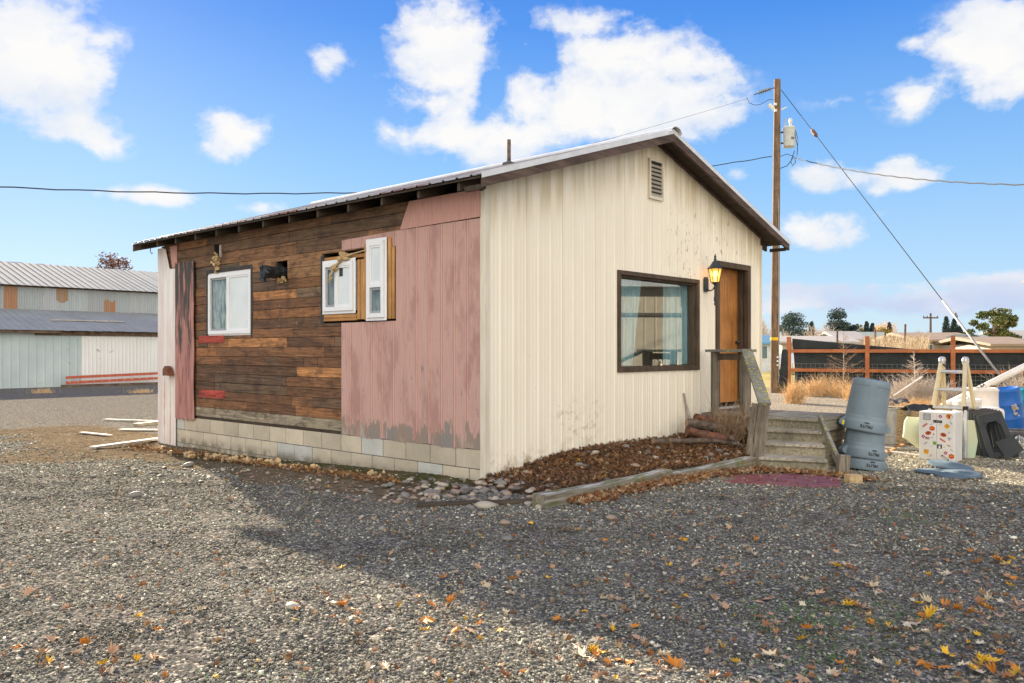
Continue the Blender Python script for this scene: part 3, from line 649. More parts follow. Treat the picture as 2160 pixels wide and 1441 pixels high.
o = mb.build('peeling_pink_strip', M['peel'], shed); sd = o.modifiers.new('s', 'SOLIDIFY'); sd.thickness = .008
mb = MB(); ribbed(mb, [(6.655, 0), (6.70, .004), (6.78, .004), (6.80, .014), (6.83, .014), (6.85, .004), (6.99, .004), (7.01, .014), (7.04, .014), (7.06, .004), (7.26, .004), (7.27, 0.)], lambda v: -.17, lambda v: 2.60 if v < 6.9 else 2.93, lambda v, h, z: (-.050-h, v, z))
mb.box((-.048, 7.262, -.17), (.05, 7.27, 2.9)); mb.prism([(6.93, 2.6), (7.26, 2.6), (7.26, 2.95), (7.06, 2.95)], (-.058, 0, 0), (0, 1, 0), (0, 0, 1), (.003, 0, 0))
mb.build('white_corner_flashing', M['flash'], shed)
mb = MB(); mb.prism([(0, 0), (.20, 0), (.20, .10), (.13, .15), (.06, .12)], (-.075, 6.66, .93), (0, 1, 0), (0, 0, 1), (-.09, 0, 0)); mb.build('torn_siding_flap', M['barkred'], shed)
# openings: lumber around the two small windows
mb = MB()
for a, b, z0, z1, dx in ((1.875,1.935,1.68,2.56,-.01),(1.945,1.985,1.69,2.40,.0),(1.99,2.03,1.69,2.40,.008),(2.035,2.08,1.69,2.40,.0),(1.445,1.48,1.68,2.60,-.012),(1.485,1.515,1.68,2.62,-.004),(1.40,1.44,1.68,2.52,.004)):
    mb.box((-.03+dx, a, z0), (.06, b, z1))
mb.build('window_stud', M['newwood'], shed, bev=.002)
for a_, b_ in (((-.045, 2.085, 1.68), (.06, 2.74, 1.715)), ((-.04, 2.085, 1.718), (.06, 2.74, 1.76)), ((-.02, 1.95, 2.425), (.06, 2.76, 2.47))): MB().box(a_, b_).build('rough_sill', M['newwood_h'], shed, bev=.002)
def window(v0, v1, z0, z1, out, split, vert, glass_first, label, flange=.035):
    W_ = empty('vinyl_window', label, None); W_.parent = shed
    if 'category' in W_: del W_['category']
    mb = MB(); x0, x1 = -.02-out, .05; fr_ = .05
    for a, b, c, d in ((v0, v0+fr_, z0, z1), (v1-fr_, v1, z0, z1), (v0+fr_, v1-fr_, z0, z0+fr_), (v0+fr_, v1-fr_, z1-fr_, z1)): mb.box((x0, a, c), (x1, b, d))
    if flange: mb.box((x0+.022, v0-flange, z0-flange), (x0+.026, v1+flange, z0)); mb.box((x0+.022, v0-flange, z1), (x0+.026, v1+flange, z1+flange)); mb.box((x0+.022, v0-flange, z0), (x0+.026, v0, z1)); mb.box((x0+.022, v1, z0), (x0+.026, v1+flange, z1))
    if vert: mb.box((x0+.004, split-.022, z0+fr_), (x1, split+.022, z1-fr_))
    else: mb.box((x0+.004, v0+fr_, split-.022), (x1, v1-fr_, split+.022))
    mb.build('window_frame', M['vinyl'], W_, bev=.003)
    if vert: panes = [(v0+fr_, split-.022, z0+fr_, z1-fr_), (split+.022, v1-fr_, z0+fr_, z1-fr_)]
    else: panes = [(v0+fr_, v1-fr_, z0+fr_, split-.022), (v0+fr_, v1-fr_, split+.022, z1-fr_)]
    for k, (a, b, c, d) in enumerate(panes):
        if k == glass_first:                               # sash with clear glass and a curtain behind
            mb = MB(); q = .03
            for e in ((a, a+q, c, d), (b-q, b, c, d), (a+q, b-q, c, c+q), (a+q, b-q, d-q, d)): mb.box((x0+.02, e[0], e[2]), (x0+.04, e[1], e[3]))
            mb.build('sash', M['screen'], W_, bev=.002)
            MB().add([(x0+.03, a, c), (x0+.03, b, c), (x0+.03, b, d), (x0+.03, a, d)], [(0,1,2,3)]).build('window_pane', M['glass2'], W_)
            mb = MB(); n = 40; vs = []
            for i in range(n+1):
                q_ = a+(b-a)*i/n; xx = .03+.012*math.sin(i*1.3)+.008*math.sin(i*.47)
                vs += [(xx, q_, c), (xx, q_, d)]
            mb.add(vs, [(2*i, 2*i+2, 2*i+3, 2*i+1) for i in range(n)]); mb.build('curtain', M['blind'], W_, smooth=True)
        else:
            mb = MB(); q = .022
            for e in ((a, a+q, c, d), (b-q, b, c, d), (a+q, b-q, c, c+q), (a+q, b-q, d-q, d)): mb.box((x0+.008, e[0], e[2]), (x0+.03, e[1], e[3]))
            mb.build('sash', M['vinyl'], W_, bev=.002)
            MB().box((x0+.02, a+q, c+q), (x0+.024, b-q, d-q)).build('window_pane', M['frost'], W_)
    return W_
window(4.49, 5.68, 1.56, 2.43, .01, 5.13, True, 1, 'wide white sliding window in the plank wall')
wb = window(2.12, 2.72, 1.80, 2.39, .055, 2.46, True, 1, 'small square sliding window in raw lumber')
window(1.54, 1.85, 1.70, 2.58, .055, 2.07, False, 0, 'tall narrow white window set in raw lumber')
MB().box((-.0565, 2.33, 2.215), (-.054, 2.40, 2.325)).build('dark_sticker', M['iron'], wb)
for (a, b, c, d) in ((5.70, 5.735, 1.5, 2.459), (4.44, 4.49, 1.5, 2.459), (4.44, 5.735, 2.46, 2.51), (2.76, 2.83, 1.66, 2.5)): MB().box((-.0265, a, c), (-.02, b, d)).build('flashing_tape', M['tar'], shed)
# insulation tufts, vent hole, wrapped duct
def tuft(mb, c, r, n, sx=(1,1,1)):
    for i in range(n):
        d = Vector((rs.normal(0, .45)*sx[0], rs.normal(0, .45)*sx[1], rs.normal(0, .45)*sx[2]))*r
        q = Vector(c)+d; rr = r*rs.uniform(.18, .42); k = []
        for p in IV: k.append(q+Vector(p)*rr*rs.uniform(.6, 1.35))
        mb.add(k, [tuple(f) for f in IF])
mb = MB(); tuft(mb, (-.05, 5.40, 2.61), .085, 40, (.6, .9, 1.2)); tuft(mb, (-.04, 5.41, 2.52), .045, 16, (.5, .7, 1.4)); mb.build('insulation_tuft', M['foam'], shed)
mb = MB(); tuft(mb, (-.03, 3.68, 2.25), .08, 20, (.5, 1.4, .5)); mb.build('insulation_tuft', M['foam'], shed)
mb = MB(); mb.tube([(-.06, 1.80, 2.50), (-.07, 2.1, 2.47), (-.09, 2.27, 2.44), (-.10, 2.42, 2.34), (-.12, 2.50, 2.22), (-.11, 2.53, 2.14)], [.006, .010, .022, .012, .014, .006], 9); tuft(mb, (-.09, 2.27, 2.45), .09, 26, (.5, 1, .7)); tuft(mb, (-.10, 2.45, 2.32), .06, 14, (.5, .8, 1.2)); tuft(mb, (-.11, 2.51, 2.19), .045, 10, (.5, .6, 1.3)); mb.build('insulation_strip', M['foam'], shed)
MB().box((-.012, 5.31, 2.67), (.05, 5.38, 2.86)).build('blocking', M['boardpale'], shed)
mb = MB(); mb.lathe([(.078, 0), (.080, .05), (.073, .08), (.080, .13), (.076, .19), (.082, .24), (.088, .29), (.075, .32), (.03, .33), (0.001, .325)], 20, fn=lambda r, z, t: r*(1+.05*math.sin(5*t+z*31)+.04*math.sin(9*t-z*47)))
tuft(mb, (0, 0, .31), .09, 14, (1, 1, .4)); mb.tube([(.06, -.08, .29), (.05, -.13, .33), (.02, -.16, .30)], .01, 6)
mb.build('wrapped_duct', M['blackplastic'], shed, smooth=False, loc=(.02, 3.72, 2.35), rot=(0, R(-92), 0))
# big front window
wf = empty('picture_window', 'large brown framed picture window with blue curtains', None); wf.parent = shed;
u0, u1, z0, z1 = WIN
mb = MB()
for a, b, c, d in ((u0-.03, u0+.025, z0-.03, z1+.03), (u1-.025, u1+.03, z0-.03, z1+.03), (u0+.025, u1-.025, z1-.025, z1+.03), (u0+.025, u1-.025, z0-.03, z0+.025)): mb.box((a, -.035, c), (b, .015, d))
mb.box((u0+.001, .016, z0+.001), (u0+.05, .10, z1-.001)); mb.box((u1-.05, .016, z0+.001), (u1-.001, .10, z1-.001)); mb.box((u0+.051, .016, z1-.05), (u1-.051, .10, z1-.001)); mb.box((u0+.051, .016, z0+.001), (u1-.051, .10, z0+.04))
mb.build('window_frame', M['brownframe'], wf, bev=.004)
MB().add([(u0+.045, .095, z0+.03), (u1-.045, .095, z0+.03), (u1-.045, .095, z1-.045), (u0+.045, .095, z1-.045)], [(0,1,2,3)]).build('window_pane', M['glass'], wf)
def drape(a0, a1, b0, b1, nf, v):
    mb = MB(); nu, nz_ = 90, 16; vs = []
    for j in range(nz_+1):
        t_ = j/nz_; q0 = a0+(b0-a0)*t_; q1 = a1+(b1-a1)*t_
        for i in range(nu+1):
            s = i/nu; ph = s*nf*6.283
            vs.append((q0+(q1-q0)*s, v+.028*math.sin(ph)+.012*math.sin(ph*2.3+1+t_*2), 2.27-1.14*t_))
    mb.add(vs, [(j*(nu+1)+i, j*(nu+1)+i+1, (j+1)*(nu+1)+i+1, (j+1)*(nu+1)+i) for j in range(nz_) for i in range(nu)])
    return mb.build('curtain', M['curtain'], wf, smooth=True)
drape(u0+.02, u0+.72, u0+.02, u0+.52, 7, .155); drape(u1-.60, u1+.06, u1-.62, u1+.06, 7, .155)
MB().box((u0-.1, .9, .5), (u1+.6, .95, 2.95)).build('inner_wall', M['room'], shed)
MB().box((u0+.3, .5, .9), (u1-.4, .85, 1.22)).build('table_top', M['blueplastic'], wf) if False else None
# door
dr = empty('door', 'varnished brown wooden slab door in a dark frame', None); dr.parent = shed
a, b, c, d = DOOR
mb = MB(); mb.box((a-.02, -.045, c), (a+.055, .02, d+.02)); mb.box((b-.07, -.045, c), (b+.02, .02, d+.02)); mb.box((a+.055, -.045, d-.06), (b-.07, .02, d+.02))
mb.box((a+.001, .021, c), (a+.03, .24, d-.001)); mb.box((b-.04, .021, c), (b-.001, .24, d-.001)); mb.box((a+.031, .021, d-.04), (b-.041, .24, d-.001)); mb.box((b-.065, .05, c), (b-.041, .135, d-.041)); mb.build('door_frame', M['brownframe'], dr, bev=.003)
MB().box((a+.032, .14, c+.04), (b-.045, .18, d-.045)).build('door_leaf', M['door'], dr, bev=.002)
MB().box((a-.02, -.06, c-.03), (b+.02, .20, c+.0)).build('door_sill', M['boardpale'], dr)
k = MB().lathe([(.001, -.028), (.022, -.022), (.030, 0), (.022, .022), (.012, .03), (.012, .06)], 16).build('door_knob', M['iron'], dr, smooth=True, loc=(b-.12, .10, 1.45), rot=(R(-90), 0, 0))
# gable vent
vt = empty('gable_vent', 'louvred cream vent high under the ridge', None); vt.parent = shed
mb = MB(); a, b, c, d = 3.0, 3.33, 3.28, 3.80
for q in ((a, a+.03, c, d), (b-.03, b, c, d), (a+.03, b-.03, d-.03, d), (a+.03, b-.03, c, c+.04)): mb.box((q[0], -.045, q[2]), (q[1], -.008, q[3]))
mb.build('vent_frame', M['creamtrim'], vt, bev=.002); MB().box((a+.03, -.0235, c+.04), (b-.03, -.0225, d-.03)).build('vent_screen', M['dark'], vt)
mb = MB()
for i in range(8):
    z_ = c+.06+i*.053; mb.bar((a+.03, -.036, z_), (b-.03, -.036, z_), .030, .004, up=(0, .75, 1))
mb.build('louvres', M['creamtrim'], vt)
# roof
rf = empty('roof', None, None); rf.parent = shed
VA, VB = -.33, 7.5; EU = .35
def roofsheet(side):
    mb = MB(); pts = ribs(VA, VB, .2, [(0., 0.), (.016, .017), (.034, .017), (.05, 0.), (.115, 0.), (.12, .003), (.13, .003), (.135, 0.)])
    ue = -EU-.02 if side < 0 else WD+EU+.02; n = 6
    for (p0, h0), (p1, h1) in zip(pts[:-1], pts[1:]):
        for i in range(n):
            ua = RU+(ue-RU)*i/n; ub = RU+(ue-RU)*(i+1)/n
            mb.add([(ua, p0, zr(ua)+h0), (ub, p0, zr(ub)+h0), (ub, p1, zr(ub)+h1), (ua, p1, zr(ua)+h1)], [(0,1,2,3)])
    o = mb.build('roof_sheet', M['roofmetal'], rf); m = o.modifiers.new('t', 'SOLIDIFY'); m.thickness = .002
for s in (-1, 1):
    roofsheet(s); ue = -EU if s < 0 else WD+EU
    MB().prism([(RU, zr(RU)-.010), (ue, zr(ue)-.010), (ue, zr(ue)-.032), (RU, zr(RU)-.032)], (0, VA+.05, 0), (1, 0, 0), (0, 0, 1), (0, VB-VA-.1, 0)).build('roof_deck', M['deckwood'], rf)
    for j, vv in enumerate((VA, VB-.04)):
        MB().prism([(RU, ZR-.012), (ue, zr(ue)-.012), (ue, zr(ue)-.125), (RU, ZR-.135)], (0, vv+.001, 0), (1, 0, 0), (0, 0, 1), (0, .038, 0)).build('barge_board', M['rake_wood'], rf)
        if j == 0:
            mb = MB(); e = ue+(-.03 if s < 0 else .03)
            mb.prism([(RU, ZR+.022), (e, zr(e)+.022), (e, zr(e)-.035), (RU, ZR-.035)], (0, vv-.004, 0), (1, 0, 0), (0, 0, 1), (0, .0035, 0))
            mb.prism([(RU, ZR+.0225), (e, zr(e)+.0225), (e, zr(e)+.0195), (RU, ZR+.0195)], (0, vv-.004, 0), (1, 0, 0), (0, 0, 1), (0, .10, 0)); mb.build('rake_trim', M['trimmetal'], rf)
    # rafters: tails show beneath the eave
    k = 0; v = .03
    while v < L+.1:
        ui = .5 if s < 0 else WD-.5
        MB().prism([(ui, zr(ui)-.034), (ue+(.03 if s < 0 else -.03), zr(ue)-.034), (ue+(.03 if s < 0 else -.03), zr(ue)-.115), (ui, zr(ui)-.165)], (0, v, 0), (1, 0, 0), (0, 0, 1), (0, .04, 0)).build('rafter', M['rafter'], rf); v += .605
# lookouts and frieze at the gable
mb = MB()
for s in (-1, 1):
    a = .05 if s < 0 else WD-.05
    mb.prism([(RU, ZR-.033), (a, zr(a)-.033), (a, zr(a)-.075), (RU, ZR-.085)], (0, -.052, 0), (1, 0, 0), (0, 0, 1), (0, .028, 0))
mb.build('frieze_board', M['rake_wood'], rf)
for a in (-.30, WD+.30): MB().box((a-.02, VA+.04, zr(a)-.15), (a+.02, -.03, zr(a)-.10)).build('corner_lookout', M['rafter'], rf)
mb = MB(); n = 10; pr = []
for i in range(n+1):
    t_ = math.pi*i/n; pr.append((RU-.125*math.cos(t_), ZR-.035+.08*math.sin(t_)))
pr2 = [(RU-(RU-a)*.97, b-.004) for a, b in pr][::-1]
mb.prism(pr+pr2, (0, VA-.05, 0), (1, 0, 0), (0, 0, 1), (0, VB-VA+.08, 0)); mb.build('ridge_cap', M['trimmetal'], rf)
vp = empty('vent_pipe', None, None, (2.0, 1.5, zr(2.)-.02)); vp.parent = rf
mb = MB().lathe([(.026, 0), (.026, .36), (.020, .36), (.020, .2)], 16); mb.build('pipe', M['bark'], vp, smooth=True); MB().lathe([(.11, 0), (.09, .05), (.05, .06), (.035, .075), (.03, .08)], 16).build('pipe_boot', M['rubber'], vp)
mb = MB(); mb.tube([(-.30, 6.98, 2.93), (-.30, 6.98, 2.86), (-.28, 6.98, 2.83), (-.26, 6.98, 2.85)], .006, 6); mb.build('eave_hook', M['iron'], rf)
# wall lantern
ll = empty('wall_lantern', None, None, (4.46, -.022, 2.25)); ll.parent = shed; ll['label'] = 'black carriage lantern lit orange beside the door'
mb = MB(); mb.prism([(-.045, -.10), (.045, -.10), (.055, -.05), (.055, .07), (.03, .11), (-.03, .11), (-.055, .07), (-.055, -.05)], (0, 0, 0), (1, 0, 0), (0, 0, 1), (0, -.02, 0)); mb.tube([(0, -.02, -.06), (0, -.07, -.09), (0, -.12, -.07), (0, -.15, -.02)], [.014, .010, .010, .012], 8); mb.build('back_plate', M['iron'], ll, bev=.003)
lz = [(.004, -.30), (.016, -.285), (.018, -.27), (.008, -.255), (.017, -.235), (.019, -.20), (.013, -.15), (.012, -.06), (.02, -.04), (.012, -.02), (.028, .0), (.052, .02), (.056, .03)]
MB().lathe(lz, 12, c=(0, -.15, 0)).build('lantern_base', M['iron'], ll, smooth=True)
mb = MB(); mb.lathe([(.112, .215), (.108, .222), (.075, .255), (.045, .30), (.034, .32), (.018, .335), (.016, .345), (.026, .352), (.010, .365), (.018, .385), (.010, .405), (.003, .43)], 6, c=(0, -.15, 0)); mb.build('lantern_cap', M['iron'], ll)
mb = MB()
for i in range(6):
    t_ = i*math.pi/3; mb.tube([(.055*math.cos(t_), -.15+.055*math.sin(t_), .028), (.094*math.cos(t_), -.15+.094*math.sin(t_), .218)], .006, 5)
mb.build('lantern_rib', M['iron'], ll); MB().lathe([(.048, .03), (.086, .215)], 6, c=(0, -.15, 0)).build('lantern_glass', M['lampglass'], ll)
MB().lathe([(.001, .04), (.018, .05), (.016, .10), (.03, .13), (.034, .155), (.025, .185), (.001, .195)], 12, c=(0, -.15, 0)).build('bulb', M['bulb'], ll, smooth=True)
# ------------------------------------------------------------------ deck, steps, rails
pf = empty('porch_steps', 'weathered grey timber porch with four steps up to the door', 'steps', W(4.34, -.9, -.1)[:], TH)
def PL(p): # world -> porch local
    d = Vector(p)-Vector(pf.location); return Vector((d.x*CO+d.y*SI, -d.x*SI+d.y*CO, d.z))
def UL(u, wv, z): return PL(W(u, -wv, z))
mb = MB(); n = 9                                            # deck boards run along the wall
for i in range(n):
    a = .05+i*(1.70-.05)/n; b = a+(1.70-.05)/n-.008; g = rs.uniform(.8, 1.15)
    p = [UL(4.30, a, .415), UL(5.50, a, .415), UL(5.50, b, .415), UL(4.30, b, .415)]
    mb.add(p+[q+Vector((0, 0, .036)) for q in p], [(0,3,2,1),(4,5,6,7),(0,1,5,4),(1,2,6,5),(2,3,7,6),(3,0,4,7)], (g, g, g*.97))
mb.build('deck_board', M['greywood'], pf, attr=True, bev=.003)
mb = MB(); a = UL(4.33, .05, .2); b = UL(5.48, 1.66, .41)
def ubox(mb, u0, u1, w0, w1, z0, z1, c=None):
    p = [UL(u0, w0, z0), UL(u1, w0, z0), UL(u1, w1, z0), UL(u0, w1, z0)]; q = [x+Vector((0, 0, z1-z0)) for x in p]
    mb.add(p+q, [(0,3,2,1),(4,5,6,7),(0,1,5,4),(1,2,6,5),(2,3,7,6),(3,0,4,7)], c)
ubox(mb, 4.33, 5.46, 1.62, 1.665, .27, .414, (.95,.95,.9)); ubox(mb, 4.40, 5.44, 1.58, 1.62, .10, .262, (.75,.68,.55)); ubox(mb, 4.45, 5.40, 1.54, 1.60, -.30, .092, (.7,.66,.56)); ubox(mb, 4.32, 4.36, .06, 1.60, .1, .413, (.9,.88,.8)); ubox(mb, 4.37, 4.42, .06, 1.55, -.25, .09, (.6,.58,.5)); mb.build('deck_frame', M['greywood'], pf, attr=True, bev=.006)
mb = MB(); mb2 = MB()
for k in range(4):                                          # four steps, each a riser board and a tread
    t0 = k/3.; zt = .055+k*.132
    Lp = Vector((2.92, 9.93, 0)).lerp(Vector((3.12, 11.16, 0)), t0*.98); Rp = Vector((3.66, 9.62, 0)).lerp(Vector((3.93, 10.62, 0)), t0*.98)
    if k == 3: Lp = W(4.30, -.70); Rp = W(4.30, -1.70)
    bk_ = Vector((.10, .45, 0)) if k < 3 else Vector((.09, .08, 0)); f = Vector((-.02, -.03, 0)); g = rs.uniform(.85, 1.1)
    p = [Lp+f, Rp+f, Rp+bk_, Lp+bk_]
    q = [PL((a.x, a.y, zt-.035)) for a in p]; mb.add(q+[x+Vector((0, 0, .035)) for x in q], [(0,3,2,1),(4,5,6,7),(0,1,5,4),(1,2,6,5),(2,3,7,6),(3,0,4,7)], (g*1.25, g*1.25, g*1.25))
    p = [Lp+f*.2, Rp+f*.2, Rp+Vector((.02, .06, 0)), Lp+Vector((.02, .06, 0))]
    q = [PL((a.x, a.y, zt-(.30 if k == 0 else .14))) for a in p]; hh = (.264 if k == 0 else .104)
    mb2.add(q+[x+Vector((0, 0, hh)) for x in q], [(0,3,2,1),(4,5,6,7),(0,1,5,4),(1,2,6,5),(2,3,7,6),(3,0,4,7)], (g, g, g*.92))
mb.build('step_tread', M['greywood'], pf, attr=True, bev=.006); mb2.build('step_riser', M['greywood'], pf, attr=True, bev=.003)
mb = MB(); mb.bar(PL((3.75, 9.55, .03)), PL(W(4.26, -1.74, .47)), .04, .10); mb.build('side_stringer', M['lichen'], pf)
mb = MB(); mb.bar(PL((3.76, 9.50, -.25)), PL((3.79, 9.50, .13)), .10, .13); mb.build('foot_post', M['greywood_v'], pf, bev=.008)
mb = MB(); mb.bar(PL(W(4.34, -.235, -.05)), PL(W(4.34, -.235, 1.30)), .092, .092, up=(.6, .7, 0)); mb.build('rail_post', M['greywood_v'], pf, bev=.004)
mb = MB(); mb.bar(PL(W(4.34, -.68, -.05)), PL(W(4.34, -.68, 1.30)), .095, .14, up=(.6, .7, 0)); mb.build('rail_post', M['greywood_v'], pf, bev=.004)
mb = MB(); mb.bar(PL((2.90, 9.93, -.2)), PL((3.03, 9.98, .70)), .10, .095, up=(.2, 1, 0)); mb.bar(PL((2.84, 9.99, .0)), PL((2.95, 10.06, .68)), .04, .09, up=(.2, 1, 0)); mb.build('rail_post', M['greywood_v'], pf, bev=.005)
mb = MB(); mb.bar(PL(W(4.34, -.12, 1.318)), PL(W(4.34, -.82, 1.318)), .14, .036); mb.build('top_rail', M['lichen'], pf, bev=.003)
mb = MB(); mb.bar(PL(W(4.34, -.26, 1.235)), PL(W(4.34, -.66, 1.235)), .04, .09); mb.build('cross_rail', M['brownframe'], pf, bev=.003)
hu = PL(W(4.32, -.72, 1.325)); hl = PL((2.955, 9.72, .695)); mb = MB(); mb.bar(hu, hl, .14, .038); mb.build('sloping_handrail', M['lichen'], pf, bev=.003)
mb = MB(); ubox(mb, 4.9, 5.7, .03, .40, .40, .47); mb.build('door_mat', M['carpet'], pf)
for dx, h, ln in ((.0, .62, .04), (.07, .52, .08)):
    a = W(3.98+dx, -.10, .12); b = W(3.90+dx-ln, -.03, .12+h); m_ = MB().bar(Vector((0,0,0)), b-a, .035, .014); o = m_.build('leaning_board', M['boardpale'], loc=a)
    tag(o, 'taller pale scrap board leaning on the cream wall by the porch post' if h > .6 else 'shorter pale scrap board leaning beside the porch post', 'board', 'thin boards leaning on the cream wall')
# ------------------------------------------------------------------ bed edging, mulch, leaf litter
def simple(name, mb, mat_, label, cat, loc=(0,0,0), rz=0., rot=None, group=None, kind=None, **k):
    o = mb.build(name, mat_, loc=loc, rot=rot if rot is not None else (0, 0, rz), **k); return tag(o, label, cat, group, kind)
def timber(u0, u1, w0, w1, ztop, label):
    a = W(u0, -w0); ln = math.hypot(u1-u0, w1-w0); ang = TH-math.atan2(w1-w0, u1-u0); mb = MB(); n = 14; hw = .072; hh = .17
    vs = []
    for i in range(n+1):
        x = ln*i/n; j = lambda: rs.uniform(-.004, .004)
        dz = -.012*math.sin(3.1*i/n)
        for (yy, zz) in ((-hw, -hh), (-hw, -.012), (-hw+.012, 0), (hw-.012, 0), (hw, -.012), (hw, -hh)): vs.append((x, yy+j(), zz+dz+j()))
    fs = [(i*6+k, i*6+k+1, (i+1)*6+k+1, (i+1)*6+k) for i in range(n) for k in range(5)]+[(0,1,2,3,4,5), tuple(n*6+5-q for q in range(6))]
    mb.add(vs, fs); simple('landscape_timber', mb, M['timber'], label, 'timber', (a.x, a.y, ztop), ang, group='timbers edging the mulch bed')
timber(-.79, 1.215, 1.40, 1.40, .115, 'long mossy timber at the near end of the mulch bed')
timber(1.225, 3.02, 1.40, 1.41, .075, 'orange lichened timber running up to the porch steps')
a = W(-1.45, -.62); mb = MB().box((0, -.05, -.06), (1.0, .05, .035)); simple('landscape_timber', mb, M['rafter'], 'half buried dark timber among the cobbles at the shed corner', 'timber', (a.x, a.y, .0), TH-R(38), group='timbers edging the mulch bed', bev=.01)
def mulchz(u, wv):
    edge = sm((u+.75)/.8); t_ = min(max(wv/1.36, 0), 1)
    z0 = .155*sm((u+.1)/1.6)+.02; z1 = .085-.05*sm((u-1.0)/1.5)
    return (z0*(1-t_)+z1*t_)*edge-.06*(1-edge)+.02*mn.noise(Vector((u*3, wv*3, 0)))+.012*mn.noise(Vector((u*9, wv*9, 1)))
vs = []; NU, NW = 100, 34; ua, ub = -.9, 4.4
for j in range(NW+1):
    for i in range(NU+1):
        u = ua+(ub-ua)*i/NU; wv = -.01+1.37*j/NW; p = W(u, -wv); vs.append((p.x, p.y, mulchz(u, wv)))
mb = MB().add(vs, [(j*(NU+1)+i, j*(NU+1)+i+1, (j+1)*(NU+1)+i+1, (j+1)*(NU+1)+i) for j in range(NW) for i in range(NU)])
t = NT('mulch'); f = t.noise((1,1,1), 34, 6, .8); b2 = t.noise((1,1,1), 90, 3)
t.done(t.mix(t.ramp(t.vor(55, out='Color'), [(.3, 0.), (.9, .25)]), t.ramp(f, [(.35, (.022,.015,.011)), (.55, (.065,.038,.022)), (.72, (.14,.085,.05))]), (.16,.10,.06)), .9, 0, t.bump(b2, .8, .02), .2); M['mulch'] = t.m
o = simple('mulch_bed', mb, M['mulch'], 'dark bark mulch bed banked against the cream wall', 'mulch bed', kind='stuff', smooth=True)
# leaf shapes: five-lobed, curled
def leaf_outline(k):
    r_ = random.Random(k); pts = []
    for a, r in ((-90,.10),(-62,.46),(-42,.30),(-18,.74),(0,.50),(14,.74),(30,.52),(52,.92),(70,.56),(90,1.0),(110,.56),(128,.92),(150,.52),(166,.74),(180,.50),(198,.74),(222,.30),(242,.46)):
        pts.append((a+r_.uniform(-4, 4), r*r_.uniform(.88, 1.1)))
    return pts
def leaf_geo(k, curl):
    vs = [(0, 0, 0)]; pts = leaf_outline(k)
    for a, r in pts: x, y = r*math.cos(R(a)), r*math.sin(R(a)); vs.append((x*(1-.25*abs(curl)), y, curl*(x*x*1.0+y*y*.35)+.45*abs(x)*(1 if k % 2 else .3)+.16*math.sin(5*x+7*y+k)*r+(.22*r*r if k % 3 == 0 else 0)))
    n = len(pts); return np.array(vs), [(0, i+1, (i+1) % n+1) for i in range(n)]
def leaf_full(k, curl):                                    # with stalk
    v, f = leaf_geo(k, curl); mb = MB().add([tuple(p) for p in v], f); mb.tube([(0, -.05, 0), (.05, -.5, .05), (.02, -.95, .16)], .018, 4); return mb
LG = [leaf_geo(i, c) for i, c in enumerate((.35, .6, -.4, .9, .15, 1.1))]
LC = np.array([(.42,.24,.12),(.30,.15,.065),(.20,.09,.04),(.50,.36,.22),(.55,.43,.30),(.36,.13,.03),(.62,.36,.03),(.13,.07,.04),(.24,.13,.07)])
def litter(name, X, Y, Z, size, cols, label, tilt=.5):
    n = len(X); vs = []; fs = []; cs = []; off = 0
    for i in range(n):
        v, f = LG[rs.randint(6)]; s = size*rs.uniform(.6, 1.25); e = Euler((rs.normal(0, tilt), rs.normal(0, tilt), rs.uniform(0, 6.28))).to_matrix()
        q = (v*s*np.array([rs.uniform(.55, 1.), 1, 1]))@np.array(e).T+np.array([X[i], Y[i], Z[i]]); vs.append(q); fs += [tuple(k+off for k in g) for g in f]; off += len(v); cs += [cols[i]]*len(f)
    me = bpy.data.meshes.new(name); me.from_pydata([tuple(p) for p in np.concatenate(vs)], [], fs); at_ = me.attributes.new('tint', 'FLOAT_COLOR', 'FACE'); at_.data.foreach_set('color', np.array([(*c, 1) for c in cs], dtype=np.float32).ravel())
    me.materials.append(M['litter']); o = bpy.data.objects.new(name, me); COL.objects.link(o); return tag(o, label, 'leaves', kind='stuff')
def pick(n, w_): return LC[rs.choice(len(LC), n, p=np.array(w_)/sum(w_))]*rs.uniform(.7, 1.2, (n, 1))
n = 6500; U_ = rs.uniform(-.55, 3.9, n); Wv = rs.uniform(.02, 1.33, n); k_ = rs.rand(n) < np.clip((U_+.5)/.9, 0, 1); U_, Wv = U_[k_], Wv[k_]; n = len(U_)
pw_ = [W(a, -b) for a, b in zip(U_, Wv)]
litter('leaf_litter', [p.x for p in pw_], [p.y for p in pw_], [mulchz(a, b)+rs.uniform(.0, .025) for a, b in zip(U_, Wv)], .032, pick(n, [2,4,7,1,.7,.7,.1,8,6])*.85, 'brown dead leaves strewn over the mulch bed')
n = 1500; U_ = rs.uniform(-.5, 3.15, n); Wv = 1.48+np.abs(rs.normal(0, .085, n)); pw_ = [W(a, -b) for a, b in zip(U_, Wv)]
litter('leaf_litter', [p.x for p in pw_], [p.y for p in pw_], [gz(p.x, p.y)+rs.uniform(.005, .045)*max(0, 1-abs(b-1.48)/.3) + .01 for p, b in zip(pw_, Wv)], .036, pick(n, [5,5,2,4,3,2,.5,1,3]), 'drift of tan and brown leaves along the foot of the timbers')
pts = []
for i in range(1150):
    s = rs.rand(); q = Vector((2.85, 9.78, 0)).lerp(Vector((3.95, 9.25, 0)), s); q += Vector((rs.normal(0, .05), -abs(rs.normal(0, .13)), 0)); pts.append(q)
litter('leaf_litter', [p.x for p in pts], [p.y for p in pts], [gz(p.x, p.y)+rs.uniform(.01, .05) for p in pts], .036, pick(len(pts), [5,5,2,4,3,2,.6,1,3]), 'heap of dead leaves at the foot of the porch steps')
pts = []
for i in range(1500):
    v = rs.uniform(.5, 7.0); uo = -.62-.16*math.sin(v*.9)+rs.normal(0, .085); pts.append(W(uo, v))
